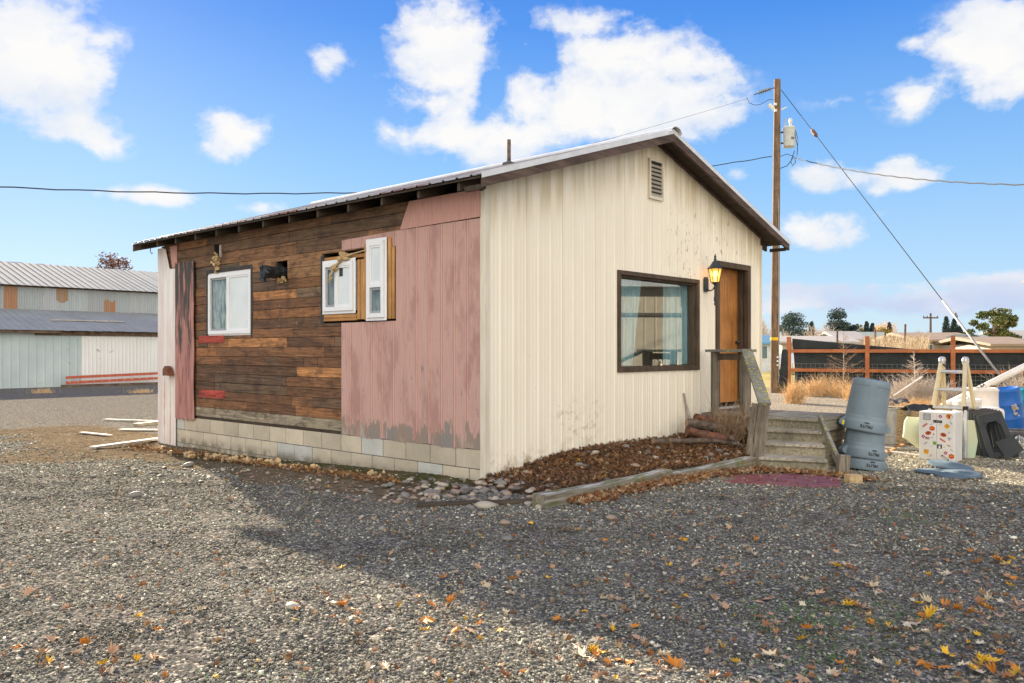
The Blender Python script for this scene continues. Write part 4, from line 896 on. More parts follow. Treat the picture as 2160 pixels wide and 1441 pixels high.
litter('leaf_litter', [p.x for p in pts], [p.y for p in pts], [gz(p.x, p.y)+rs.uniform(-.01, .03) for p in pts], .028, pick(len(pts), [4,5,3,3,2,1.5,.5,2,4]), 'thin line of leaves on the bare earth along the plank side')
mb = MB()
for i in range(26):
    v = rs.normal(3.4, .75) if i < 20 else rs.uniform(1, 7); p = W(-.60+rs.normal(0, .10), v); tuft(mb, (p.x, p.y, gz(p.x, p.y)+.02), rs.uniform(.04, .10), 8, (1, 1, .4))
simple('insulation_scraps', mb, M['foam'], 'crumbled yellow insulation dropped along the plank side', 'insulation', kind='stuff')
# individual fallen leaves
LM = {}
for nm, c1, c2 in (('yellow', (.72,.46,.02), (.62,.33,.02)), ('orange', (.60,.24,.02), (.42,.15,.02)), ('tan', (.52,.33,.20), (.38,.22,.12)), ('pale', (.66,.55,.40), (.52,.45,.30)), ('brown', (.30,.13,.05), (.20,.09,.04))):
    m_ = mat('leaf_'+nm, c1, c2, 30, rough=.6, bump=.2); LM[nm] = []
    for k in range(4):
        mb = leaf_full(k*7+len(nm), (.5, .9, -.6, 1.3)[k]); o = mb.build('fallen_leaf', m_); LM[nm].append(o.data); bpy.data.objects.remove(o)
LL = {'yellow': 'bright yellow fallen maple leaf on the dark gravel', 'orange': 'orange fallen maple leaf on the dark gravel', 'tan': 'curled tan fallen maple leaf on the dark gravel', 'pale': 'pale cream fallen maple leaf lying on the gravel', 'brown': 'dark brown fallen maple leaf on the dark gravel'}
cnt = 0
spots = [(1118,1107,'yellow'),(958,1368,'yellow'),(1300,1345,'orange')]
fixed = [(1524,1375,'yellow',1.3),(1963,1308,'yellow',1.5),(1945,1300,'orange',1.3),(1932,1322,'pale',1.2),(1800,1282,'orange',1),(1785,1283,'yellow',1),(2000,1388,'yellow',1.2),(1945,1404,'orange',1.3),(2092,1403,'yellow',1.1),(1690,1356,'yellow',1.1),(1630,1392,'pale',1.3),(1694,1438,'tan',1.5),(885,1261,'orange',1),(898,1310,'orange',1.4),(985,1333,'tan',1.3),(948,1278,'orange',1),(1007,1308,'yellow',.9),(1227,1392,'pale',1.5),(1425,1413,'orange',1.3),(1118,1107,'yellow',.9),(335,1392,'orange',1.1),(330,1336,'orange',.8),(700,1275,'pale',1),(745,1290,'orange',.9),(2107,1187,'orange',1),(1540,1120,'tan',1),(1770,1200,'yellow',.9),(2140,1222,'orange',1.3),(2000,1215,'pale',1.3),(1745,1163,'tan',1.2),(1960,1410,'tan',1.2),(2140,1432,'yellow',1.1),(2065,1426,'pale',1.2),(2030,1412,'pale',1),(1525,1210,'yellow',.8),(1320,1240,'tan',1)]
cand = [(a, b, c, s) for a, b, c, s in fixed]
CLU = [(1950,1315,60),(1790,1290,55),(1700,1420,70),(2090,1260,80),(2060,1410,70),(1260,1430,90),(1330,1380,70),(1580,1300,70),(930,1320,70),(700,1290,60),(1820,1180,90),(1400,1190,80),(240,1390,60),(2130,1180,50)]
while len(cand) < 300:
    px = rs.uniform(0, 2160); py = 1441-abs(rs.normal(0, 1))*190 if rs.rand() < .75 else rs.uniform(1010, 1441)
    if rs.rand() < .42:
        cc = CLU[rs.randint(len(CLU))]; px = cc[0]+rs.normal(0, cc[2]); py = cc[1]+rs.normal(0, cc[2]*.28)
    if py < 1005 or py > 1450: continue
    if rs.rand() > (.35+.65*px/2160): continue
    g = gr(px, py); u, v = uv(g.x, g.y)
    if (u > -1 and v > -1.62): continue
    cand.append((px, py, rs.choice(['yellow', 'orange', 'tan', 'pale', 'brown'], p=[.1, .17, .42, .22, .09]), rs.uniform(.6, 1.1)))
for px, py, nm, s in cand:
    g = gr(px, py); o = bpy.data.objects.new('fallen_leaf', LM[nm][rs.randint(4)]); COL.objects.link(o); sz = .050*s
    o.scale = (sz*rs.uniform(.55, 1), sz*rs.uniform(.8, 1.1), sz*rs.uniform(.35, .8)); o.rotation_euler = (rs.normal(0, .22), rs.normal(0, .22), rs.uniform(0, 6.28)); o.location = (g.x, g.y, g.z+.016)
    tag(o, LL[nm], 'leaf', nm+' maple leaves scattered on the gravel')
X, Y = sample(4200, 3.0, 12, 1.2); ok = [i for i in range(len(X)) if not (uv(X[i], Y[i])[0] > -.9 and uv(X[i], Y[i])[1] > -1.6) and rs.rand() < .30+.5*sm((X[i]/Y[i]+.6))]
litter('leaf_litter', X[ok], Y[ok], [gz(a, b)+.014 for a, b in zip(X[ok], Y[ok])], .027, pick(len(ok), [4,3,2,5,5,.8,.7,1.5,3])*.9, 'small broken leaf bits dotted across the gravel yard', .25)
# river cobbles
SM = [mat('cobble_'+n_, c, tuple(x*.7 for x in c), 14, rough=.65, bump=.1) for n_, c in (('grey', (.22,.205,.18)), ('tan', (.34,.26,.19)), ('pale', (.44,.39,.31)), ('dark', (.12,.11,.10)), ('pink', (.30,.21,.16)))]
SD_ = []
bm = bmesh.new(); bmesh.ops.create_icosphere(bm, subdivisions=3, radius=1.)
for k, m_ in enumerate(SM):
    me = bpy.data.meshes.new('river_cobble'); bm.to_mesh(me); me.polygons.foreach_set('use_smooth', [True]*len(me.polygons)); me.materials.append(m_)
    for v_ in me.vertices: v_.co *= 1+.22*mn.noise(v_.co*1.1+Vector((k*3, 0, 0)))
    SD_.append(me)
def cobble(p, r, k, label, group):
    o = bpy.data.objects.new('river_cobble', SD_[k]); COL.objects.link(o); o.location = p; o.scale = (r*rs.uniform(.9, 1.4), r*rs.uniform(.7, 1), r*rs.uniform(.45, .65)); o.rotation_euler = (rs.normal(0, .15), rs.normal(0, .15), rs.uniform(0, 6.28))
    tag(o, label, 'stone', group)
nmk = ['grey', 'tan', 'cream', 'charcoal', 'pinkish']
for i in range(210):
    u = rs.normal(-.62, .42); v = rs.normal(-.50, .46)
    if u > -.08 and v > -.05: continue
    if u > -.75 and v < -1.3: continue
    k = rs.choice(5, p=[.35, .2, .15, .2, .1]); p = W(u, v); r = rs.uniform(.015, .045); p.z = gz(p.x, p.y)+r*.3+(.03 if u > -.4 and v < 0 else 0)
    cobble(p, r, k, nmk[k]+' river cobble in the stony patch at the shed corner', nmk[k]+' cobbles at the shed corner')
for i in range(26):
    u = rs.uniform(-.3, 3.6); wv = rs.uniform(.03, 1.3); k = rs.choice(5, p=[.4, .15, .1, .3, .05]); p = W(u, -wv); r = rs.uniform(.025, .055); p.z = mulchz(u, wv)+r*.3
    cobble(p, r, k, nmk[k]+' cobble half sunk in the leaf covered mulch bed', nmk[k]+' cobbles in the mulch bed')
for i in range(90):
    v = rs.uniform(-.8, 3.6); u = -.75-abs(rs.normal(0, .6))-.2*max(0, v); k = rs.choice(5); p = W(u, v); r = rs.uniform(.012, .03); p.z = gz(p.x, p.y)+r*.3
    cobble(p, r, k, 'small '+nmk[k]+' stone on the bare earth beside the plank side', 'small '+nmk[k]+' stones beside the plank side')
for px, py, r, k, lb in ((1065,1107,.040,1,'tan rounded stone on its own in front of the timber end'),(1290,1097,.048,1,'largest grey brown stone on the gravel before the timbers'),(1070,1140,.04,0,'grey stone below the timber end, alone on gravel'),(618,1284,.036,2,'pale egg shaped stone on the sunlit gravel'),(285,1048,.05,0,'grey stone on sunlit gravel at far left'),(397,985,.06,0,'brown grey stone on the bare earth by the shadow edge'),(1375,936,.085,0,'largest cobble against the cream wall behind the mulch'),(1025,1072,.07,2,'broad pale stone beside the near timber end')):
    g = gr(px, py); g.z += r*.35+(.14 if py == 936 else 0); cobble(g, r, k, lb, None)
# red paver pad, brick pattern inside one mesh
mb = MB(); o0 = Vector((2.30, 9.28, 0)); ax = Vector((.93, -.36, 0)).normalized(); ay = Vector((.36, .93, 0)).normalized()
for j in range(-9, 5):
    for i in range(-7, 9):
        a = (i+.5*(j % 2))*.205; b = j*.103
        c = o0+ax*(a+.45)+ay*b; d_ = c-o0; qx = CX+c.x/c.y*F; qy = HY+(H-gz(c.x, c.y))/c.y*F
        if not (1003+max(0, 1560-qx)*.35 < qy < 1044-max(0, 1690-qx)*.14-max(0, qx-1695)*.27 and 1528 < qx < 1762): continue
        z_ = gz(c.x, c.y)+.012+rs.uniform(-.003, .004)
        g = rs.uniform(.8, 1.15); p = [c+ax*s*.0985+ay*t_*.048 for s, t_ in ((-1,-1),(1,-1),(1,1),(-1,1))]; q = [(x.x, x.y, z_+rs.uniform(-.002, .002)) for x in p]
        mb.add([(x.x, x.y, z_-.05) for x in p]+q, [(0,3,2,1),(4,5,6,7),(0,1,5,4),(1,2,6,5),(2,3,7,6),(3,0,4,7)], (g, g, g))
simple('brick_pad', mb, M['brick'], 'small pad of dark red pavers in front of the porch steps', 'paving', attr=True, bev=.003)
# firewood
def log(a, b, r, m_, label, bend=0.):
    a = Vector(a); b = Vector(b); n = 7; pts = [a.lerp(b, i/n)+Vector((rs.normal(0, .10), rs.normal(0, .10), rs.normal(0, .10)))*r*(1.6 if r < .05 else .6)+Vector((0, 0, bend*math.sin(math.pi*i/n))) for i in range(n+1)]; loc = a.copy()
    e = empty('firewood_log', label, 'log', loc, group='firewood by the porch')
    mb = MB(); mb.tube([p-loc for p in pts], [r*rs.uniform(.85, 1.12)*(1-.3*i_/n*(r < .05)) for i_ in range(n+1)], 12, cap=False); o = mb.build('log_bark', m_, e, smooth=True)
    for s, p, q in ((-1, pts[0], pts[1]), (1, pts[-1], pts[-2])):
        d = (p-q).normalized(); mb = MB(); mb.tube([p-loc-d*.004, p-loc+d*.002], r*.93, 12); mb.build('cut_end', M['logend'] if m_ != M['barkred'] else M['barkred'], e)
def Wp(u, wv, dz): p = W(u, -wv); p.z = mulchz(u, wv)+dz; return p
log(Wp(3.27, .42, .16), Wp(3.78, .78, .05), .068, M['barkred'], 'reddish brown split log lying foremost on the pile')
log(Wp(3.52, .28, .22), Wp(4.00, .62, .17), .066, M['bark'], 'thick grey brown log on top of the woodpile')
log(Wp(3.85, .22, .26), Wp(4.25, .40, .20), .055, M['barkred'], 'dark red log behind the others against the wall')
log(Wp(2.90, .40, .06), Wp(3.65, .92, .04), .036, M['bark'], 'long thin branch lying lowest on the leaves', .02)
log(Wp(2.72, .28, .05), Wp(3.15, .50, .05), .042, M['bark'], 'short stub of log nearest the house corner')
log(Wp(3.70, .80, .10), Wp(3.68, 1.02, .0), .034, M['bark'], 'short grey stick standing off the end of the pile')
# dry shrub by the porch and others: twig bundles
def twigs(mb, c, r, h, n, th=.003, seg=4, droop=0., spread=1., sub=2):
    c = Vector(c)
    for i in range(n):
        a = rs.uniform(0, 6.28); s = abs(rs.normal(0, .5))*spread; d = Vector((math.cos(a)*s, math.sin(a)*s, 1)).normalized(); p = c+Vector((rs.normal(0, .12*r), rs.normal(0, .12*r), 0)); ln_ = h*rs.uniform(.55, 1.1); pts = [p.copy()]
        for k in range(seg):
            d = (d+Vector((rs.normal(0, .16), rs.normal(0, .16), rs.normal(0, .1)-droop))).normalized(); p = p+d*ln_/seg; pts.append(p.copy())
        mb.tube(pts, [th*(1-.75*k/seg) for k in range(seg+1)], 3, cap=False)
        for q in range(sub):
            k = rs.randint(1, seg+1); p2 = pts[k]; d2 = (d+Vector((rs.normal(0, .7), rs.normal(0, .7), rs.normal(0, .4)))).normalized(); l2 = ln_*rs.uniform(.15, .4)
            mb.tube([p2, p2+d2*l2*.5, p2+d2*l2+Vector((0, 0, rs.uniform(-.02, .05)))], [th*.6, th*.45, th*.2], 3, cap=False)
p = W(4.02, -.62); p.z = .06; mb = MB(); twigs(mb, (0, 0, 0), .8, .52, 210, .0042, 4, .02, .95, 3); simple('dry_shrub', mb, M['twig'], 'bare brown twiggy shrub between the woodpile and the steps', 'shrub', p)
# foam chunk, tiny litter
g = gr(1800, 1018); mb = MB(); tuft(mb, (0, 0, .04), .05, 10); mb.box((-.075, -.05, -.005), (.075, .05, .085)); o = simple('foam_block', mb, M['foam'], 'broken chunk of yellow foam on the gravel by the porch', 'foam', g, .2, bev=.006)
# ------------------------------------------------------------------ grey bins, upside down in a leaning stack
def text_mesh(s, size, ext=.0015):
    c = bpy.data.curves.new('lettering', 'FONT'); c.body = s; c.size = size; c.extrude = ext; c.align_x = 'CENTER'; c.align_y = 'CENTER'; c.offset = size*.035
    o = bpy.data.objects.new('lettering', c); COL.objects.link(o); bpy.context.view_layer.update()
    me = bpy.data.meshes.new_from_object(o.evaluated_get(bpy.context.evaluated_depsgraph_get())); bpy.data.objects.remove(o); return me
BR = text_mesh('BRUTE', .052); LOGO = []
def bin_(z, dx, tilt, spin, label):
    o0 = gr(1818, 990); e = empty('trash_bin', label, 'trash bin', (o0.x+dx, o0.y, o0.z+z), 0, 'upturned grey bins stacked by the porch', rot=(R(-3), R(tilt), spin))
    def fn(r, z_, t):
        if .19 < z_ < .60: 
            k = (t % (math.pi/2))/(math.pi/2); q = sm((k-.10)/.04)*sm((.90-k)/.04)*sm((z_-.19)/.02)*sm((.60-z_)/.02); return r-.010*q
        return r
    prof = [(.262,.0),(.268,.004),(.272,.02),(.270,.06),(.268,.11),(.266,.125),(.258,.135),(.254,.17),(.253,.19),(.253,.20),(.2525,.215),(.247,.35),(.241,.50),(.2375,.58),(.237,.595),(.236,.61),(.235,.64),(.228,.672),(.21,.685),(.18,.69),(.17,.682),(.001,.682)]
    mb = MB(); mb.lathe(prof, 96, fn=fn); mb.lathe([(.262,0),(.255,.004),(.250,.14),(.232,.6)], 48); mb.build('bin_body', M['binplastic'], e, smooth=True)
    for s in (1, -1):
        mb = MB(); mb.prism([(.25,.02),(.315,.045),(.322,.075),(.318,.095),(.27,.14),(.25,.15)], (0, -.06, 0), (s, 0, 0), (0, 0, 1), (0, .12, 0)); mb.build('bin_handle', M['binplastic'], e, bev=.006)
    me = BR.copy(); me.materials.clear(); me.materials.append(M['ink'])
    for v_ in me.vertices:                                 # wrap lettering round the rim, upside down
        th_ = v_.co.x/.271; zz = .070-v_.co.y; rr = .2705+v_.co.z; a_ = R(-90)-th_*1.; v_.co = (rr*math.cos(a_), rr*math.sin(a_), zz)
    o = bpy.data.objects.new('lettering', me); COL.objects.link(o); o.parent = e
    mb = MB()
    for (a, b, c, d) in ((-.028,.028,.118,.124),(-.028,-.022,.106,.118),(.022,.028,.106,.118),(-.018,.018,.108,.113)):
        mb.prism([(a, c), (b, c), (b, d), (a, d)], (0, -.2745, 0), (1, 0, 0), (0, 0, 1), (0, .004, 0))
    mb.build('emblem', M['ink'], e)
    return e
bin_(0, .0, 8, .05, 'lowest upturned grey bin with only its rim showing'); bin_(.145, .005, 9, .12, 'middle upturned grey bin nested in the leaning stack'); bt = bin_(.505, .015, 10, -.30, 'topmost upturned grey bin of the leaning stack')
MB().box((-.285, -.16, .04), (-.26, -.155, .10)).build('yellow_tag', mat('yellow_tag', (.75,.62,.03)), bt)
# lids
def lid(px, py, dz, rx, ry, label):
    g = gr(px, py); mb = MB(); mb.lathe([(.001,.045),(.05,.046),(.06,.036),(.14,.038),(.15,.030),(.235,.026),(.255,.020),(.270,.014),(.278,.0),(.272,-.002),(.262,.010),(.001,.016)], 48)
    o = simple('bin_lid', mb, M['lidplastic'], label, 'bin lid', (g.x, g.y, g.z+dz), rot=(R(rx), R(ry), rs.uniform(0, 6)), group='bin lids lying on the gravel', smooth=True)
lid(1978, 998, .012, 2, 1, 'left grey bin lid lying flat on the gravel'); lid(2020, 1005, .022, -3, 2, 'lowest right grey bin lid partly under another'); lid(2004, 994, .068, 3, 7, 'grey bin lid tilted on top of the other two')
# ------------------------------------------------------------------ sticker covered cabinet
CW = .474; cp = gr(2014, 976); ca = R(-45); cb = empty('steel_cabinet', 'white steel cabinet with two doors covered in colourful stickers', 'cabinet', cp, ca)
MB().box((-CW, .0, .0), (.0, .33, .70)).build('cabinet_body', M['white_paint'], cb, bev=.01)
MB().box((-CW+.002, -.014, .012), (-CW/2-.0015, -.001, .69)).build('door', M['white_paint'], cb, bev=.004); MB().box((-CW/2+.0015, -.014, .012), (-.002, -.001, .69)).build('door', M['white_paint'], cb, bev=.004)
SC = {k: mat('sticker_'+k, c, rough=.5, bump=0) for k, c in dict(red=(.60,.02,.03), orange=(.70,.13,.015), yellow=(.75,.42,.01), black=(.02,.02,.02), white=(.8,.8,.8), grey=(.35,.36,.37), blue=(.04,.10,.30), green=(.12,.40,.03), steel=(.42,.46,.52), pink=(.65,.03,.10), brown=(.28,.17,.08)).items()}
def cxy(zx, zy):                                           # spots measured on the door faces
    return (-CW+(zx-165)/(925-165)*CW, .70-(zy-285)/(1290-285)*.70)
sq_ = [(-1,-1),(1,-1),(1,1),(-1,1)]; dia = [(-1,0),(0,-1),(1,0),(0,1)]; hexa = [(math.cos(R(60*i+30)), math.sin(R(60*i+30))) for i in range(6)]; circ = [(math.cos(R(15*i)), math.sin(R(15*i))) for i in range(24)]; shield = [(-.8,1),(.8,1),(.9,.2),(.6,-.6),(0,-1),(-.6,-.6),(-.9,.2)]
def sticker(zx, zy, layers):
    x, z_ = cxy(zx, zy); mb = {}
    e = empty('sticker', None, None, (x, -.0145, z_)); e.parent = cb; mi = .0
    for poly, sx_, sy_, rot_, colr, ox, oy in layers:
        mi += .0006; c_, s_ = math.cos(R(rot_)), math.sin(R(rot_)); k = CW/760
        pts = [((a*sx_*c_-b*sy_*s_+ox)*k, (a*sx_*s_+b*sy_*c_+oy)*k) for a, b in poly]
        MB().prism(pts, (0, -mi, 0), (1, 0, 0), (0, 0, 1), (0, .0005, 0)).build('sticker_layer', SC[colr], e)
def words(zx, zy, s, size, rot_, colr):
    x, z_ = cxy(zx, zy); me = text_mesh(s, size, .0003); me.materials.append(SC[colr]); o = bpy.data.objects.new('lettering', me); COL.objects.link(o); o.parent = cb; o.location = (x, -.0152, z_); o.rotation_euler = (R(90), R(-rot_), 0)
sticker(345, 395, [(sq_, 78, 74, 0, 'brown', 0, 0), (sq_, 62, 62, 0, 'steel', 0, 0)])
for p_ in ((630, 375), (262, 803), (740, 1110)): sticker(p_[0], p_[1], [(dia, 47, 47, 0, 'pink', 0, 0), (sq_, 19, 19, 0, 'blue', 0, 0), (circ, 12, 12, 0, 'white', 0, 0)])
sticker(815, 368, [(circ, 70, 64, 0, 'orange', 0, 0), (circ, 60, 54, 0, 'yellow', 0, 0), (shield, 18, 40, 10, 'red', -18, 0), (shield, 14, 40, -5, 'black', 12, -6), (sq_, 14, 30, 0, 'white', 40, -12)])
sticker(570, 482, [(sq_, 98, 30, -2, 'black', 0, 0), ([(-1,-1),(1,0),(-1,1)], 20, 26, 0, 'grey', -80, 0)]); words(590, 482, 'tools', .026, -2, 'grey')
sticker(770, 568, [(dia, 68, 68, 3, 'yellow', 0, 0), (circ, 34, 36, 0, 'orange', 0, 0), (circ, 28, 30, 0, 'yellow', 0, 0), (sq_, 6, 24, -30, 'brown', 0, 0)])
sticker(325, 1112, [(dia, 72, 72, 38, 'yellow', 0, 0), (circ, 30, 34, 0, 'orange', 0, 0), (circ, 24, 28, 0, 'yellow', 0, 0), (sq_, 5, 24, 30, 'brown', 0, 0)])
for p_ in ((453, 628), (862, 1168)): sticker(p_[0], p_[1], [(hexa, 66, 58, 0, 'orange', 0, 0), (hexa, 54, 47, 0, 'red', 0, 0), (sq_, 42, 7, 3, 'yellow', 0, 2), (sq_, 26, 5, 3, 'yellow', 0, 24), (sq_, 24, 4, 3, 'orange', 0, -22)])
for x_, y_, r_ in ((372, 728, 14), (694, 745, -16)): sticker(x_, y_, [(circ, 66, 46, r_, 'black', 0, 0), (circ, 60, 40, r_, 'orange', 0, 0), (circ, 36, 22, r_, 'black', 0, 0), (sq_, 24, 5, r_, 'orange', 0, -3)])
for x_, y_, r_ in ((298, 570, 38), (680, 855, -28)):
    c_, s_ = math.cos(R(r_)), math.sin(R(r_)); L_ = []
    for i, off in enumerate((-62, -42, -20, 0, 22, 44, 62)): L_.append((sq_ if i % 2 else circ, 13, 17, r_, 'red', off*c_, off*s_)); L_.append((sq_, 4, 6, r_, 'white', off*c_+2, off*s_))
    sticker(x_, y_, L_)
sticker(352, 833, [(sq_, 44, 27, 2, 'black', 0, 0), (sq_, 40, 23, 2, 'white', 0, 0)]+[(sq_, 40, 2, 2, 'red', 0, o_) for o_ in (-21, -13, -5, 3, 11, 19)]+[(sq_, 17, 12, 2, 'blue', -22, 10)])
sticker(503, 925, [(circ, 30, 44, 0, 'green', 0, 0), (sq_, 12, 28, 0, 'green', 28, -6), (sq_, 10, 20, 30, 'green', -24, 10), (sq_, 6, 14, 0, 'yellow', 6, 8)])
sticker(612, 985, [(sq_, 52, 48, 0, 'black', 0, 0), (shield, 20, 22, 180, 'white', 0, -6), (sq_, 34, 5, 0, 'white', 0, 30), (sq_, 30, 5, 0, 'white', 0, -32)]); sticker(710, 1000, [(circ, 42, 28, 0, 'white', 0, 0), (sq_, 13, 8, 0, 'grey', 0, 0)])
sticker(818, 820, [(shield, 46, 46, -3, 'grey', 0, 0), (shield, 38, 38, -3, 'white', 0, 0), (sq_, 28, 7, 0, 'blue', 0, 8), (circ, 15, 12, 0, 'orange', 0, -18)])
sticker(728, 1212, [(sq_, 92, 22, -35, 'black', 0, 0), (sq_, 66, 11, -35, 'white', 0, 0)]); sticker(420, 1185, [(circ, 36, 14, 48, 'red', 0, 0), (circ, 28, 6, 48, 'white', 0, 0)]); sticker(482, 740, [([(-1,-1),(1,-1),(0,1)], 22, 22, 10, 'red', 0, 0)])
sticker(805, 958, [(circ, 44, 12, -22, 'brown', 0, 0), (sq_, 22, 3, -22, 'pink', 0, 0)]); sticker(865, 1042, [(sq_, 34, 5, -38, 'black', 0, 0)]); sticker(312, 938, [(sq_, 48, 9, 38, 'grey', 0, 0), (sq_, 40, 3, 38, 'black', 0, 0)]); sticker(855, 495, [(sq_, 9, 42, 32, 'grey', 0, 0), (circ, 9, 16, 20, 'green', 6, -18)])
sticker(812, 695, [(sq_, 30, 3, 0, 'grey', 0, 0), (sq_, 30, 3, 60, 'grey', 0, 0), (sq_, 30, 3, 120, 'grey', 0, 0)]); sticker(435, 545, [(circ, 34, 9, 15, 'steel', 0, 0), (sq_, 18, 2, 15, 'black', 0, 0)]); sticker(632, 548, [(sq_, 30, 4, 4, 'pink', 0, 0)]); sticker(705, 322, [(circ, 26, 9, 5, 'steel', 0, 0)]); sticker(453, 815, [(circ, 28, 12, 0, 'steel', 0, 0)]); sticker(450, 992, [(sq_, 36, 2, 12, 'blue', 0, 0)])
for x_, y_ in ((248, 318), (250, 365), (210, 386), (250, 430), (468, 348), (466, 390)): sticker(x_, y_, [(sq_, 14, 3, 10, 'grey', 0, 0)])
# ------------------------------------------------------------------ scrap heap behind
def onplane(px, py, Y): return at(px, py, Y)
mb = MB(); k = 12.15/F; pl = [(1922,880),(2056,887),(2061,930),(2053,967),(1985,967),(1940,946),(1911,924),(1916,890)]; mb.prism([((a-1985)*k, (967-b)*k) for a, b in pl], (0, 0, 0), (1, 0, 0), (0, .12, .99), (0, .05, 0))
simple('cut_sheet', mb, M['palegreen'], 'pale green cut panel standing behind the white cabinet', 'panel', at(1985, 967, 12.15), R(-6), bev=.004)
def drum(px, py, Yd, r, h, m_, label, tilt=(0, 0), ribs_=(), cat='drum', top=True, prof=None):
    g = at(px, py, Yd); g.z = gz(g.x, g.y)
    pr = prof or ([(.001,.0),(r*.93,.0),(r*.96,.02)]+[q for z_ in ribs_ for q in ((r*.985, z_-.02), (r*1.02, z_-.008), (r*1.02, z_+.008), (r*.985, z_+.02))]+[(r*.985,h-.07),(r*1.02,h-.055),(r*1.02,h-.03),(r*.95,h-.02),(r*.95,h),(r*.88,h),(r*.87,h-.03),(.001,h-.035)])
    mb = MB(); mb.lathe(pr, 40); return simple(label.split('|')[0], mb, m_, label.split('|')[1], cat, g, rot=(R(tilt[0]), R(tilt[1]), 0), smooth=True)
bd = drum(2134, 912, 16.0, .255, .86, M['blueplastic'], 'plastic_drum|bright blue plastic drum leaning left at the scrap pile', (0, -9), (.28, .55)); bd.data.polygons.foreach_set('use_smooth', [True]*len(bd.data.polygons))
tag(drum(2172, 905, 17.2, .27, .80, M['tealplastic'], 'plastic_drum|teal plastic drum at the right edge of the photo', (0, 0), (.3, .55)))
mb = MB(); tuft(mb, (0, 0, 0), .10, 14, (.5, .5, 1.2)); simple('torn_rag', mb, M['boardpale'], 'torn pale rag hanging on the side of the blue drum', 'rag', at(2141, 865, 15.72))
drum(2040, 930, 13.3, .205, .80, M['whiteplastic'], 'plastic_drum|white ribbed drum behind the ladder legs', (0, 0), (.15,.25,.35,.45,.55,.65))
drum(2072, 930, 14.4, .25, .93, M['whiteplastic'], 'plastic_drum|dirty white drum with debris on its lid', (0, 0), (.3, .6))
mb = MB(); mb.box((-.27, -.2, .0), (.27, .2, .62)); simple('plastic_tank', mb, M['whiteplastic'], 'white rounded rectangular tank left of the blue drum', 'tank', (lambda g: (g.x, g.y, gz(g.x, g.y)+.03))(at(2074, 900, 13.5)), R(-8), bev=.07, smooth=False)
for k_ in range(4):
    p = at(2062+k_*11, 818-k_ % 2*3, 14.4); mb = MB(); tuft(mb, (0, 0, 0), .045, 7, (1.6, 1, .4)); simple('debris_clump', mb, M['bark'] if k_ % 2 else M['boardpale'], ['pale crumpled scrap at the left of the dirty drum lid', 'dark clod second from left on the dirty drum lid', 'pale clump third from left on the dirty drum lid', 'dark clod rightmost on the dirty drum lid'][k_], 'debris', p)
mb = MB(); mb.tube([at(2195, 757, 14.9)-at(1988, 858, 15.4), at(2068, 820, 15.2)-at(1988, 858, 15.4), (0, 0, 0)], .062, 20); simple('plastic_pipe', mb, M['whiteplastic'], 'long white plastic pipe sloping up over the drums', 'pipe', at(1988, 858, 15.4), smooth=True)
# tyre and wire
g = at(2156, 926, 14.6); g.z = gz(g.x, g.y)+.09; mb = MB(); pr = [(.30+.10*math.cos(t_)*1.0, .085*math.sin(t_)) for t_ in [i*math.pi/8 for i in range(17)]]; mb.lathe(pr, 56, fn=lambda r, z_, t_: r+(.008*(1 if (t_*28/3.1416) % 2 < 1 else 0) if r > .37 else 0)); simple('old_tyre', mb, M['rubber'], 'old tyre lying flat below the blue drum', 'tyre', g, smooth=False)
mb = MB()
for i in range(9):
    a = rs.uniform(0, 3); r_ = rs.uniform(.08, .15); mb.tube([(r_*math.cos(t_)*math.cos(a), r_*math.cos(t_)*math.sin(a)*.6, .16+r_*math.sin(t_)) for t_ in [q*.5 for q in range(13)]], .004, 4, cap=False)
g = at(2150, 945, 12.6); g.z = gz(g.x, g.y)-.02; simple('wire_coil', mb, M['alu'], 'tangled coil of pale wire beside the black trestles', 'wire', g)
# black folding trestles
def trestle(px, dY, lean, label, flap=False):
    g = at(px, 972, 11.95+dY); g.z = gz(g.x, g.y); e = empty('folding_trestle', label, 'trestle', g, 0, 'black plastic trestles leaning in a row', rot=(R(-6), R(lean), R(-26)))
    outer = [(-.19,0),(-.10,0),(-.055,.10),(-.055,.10),(.055,.10),(.10,0),(.19,0),(.165,.66),(.13,.70),(-.13,.70),(-.165,.66)]
    mb = MB(); t0 = .05
    for a, b in ((-.19, -.105), (.105, .19)): mb.prism([(a, 0), (b, 0), (b*(.9 if b < .15 else .87), .68), (a*(.87 if a < -.15 else .9), .68)], (0, 0, 0), (1, 0, 0), (0, 0, 1), (0, t0, 0))
    mb.prism([(-.098,.56),(.098,.56),(.098,.68),(-.098,.68)], (0, .001, 0), (1, 0, 0), (0, 0, 1), (0, t0-.002, 0)); mb.prism([(-.098,.48),(-.075,.53),(-.045,.56),(-.098,.56)], (0, .001, 0), (1, 0, 0), (0, 0, 1), (0, t0-.002, 0)); mb.prism([(.098,.48),(.098,.56),(.045,.56),(.075,.53)], (0, .001, 0), (1, 0, 0), (0, 0, 1), (0, t0-.002, 0)); mb.prism([(-.105,.05),(.105,.05),(.105,.13),(-.105,.13)], (0, .001, 0), (1, 0, 0), (0, 0, 1), (0, t0-.002, 0))
    mb.build('trestle_frame', M['blackplastic'], e, bev=.006); MB().box((-.15, -.008, .67), (.15, .06, .70)).build('trestle_top', M['rubber'], e, bev=.004)
    if flap: MB().prism([(.02,-.01),(.27,.08),(.20,.30),(-.05,.28)], (0, -.06, 0), (1, 0, 0), (0, 0, 1), (0, .02, 0)).build('hinged_flap', M['blackplastic'], e, bev=.004)
    return e
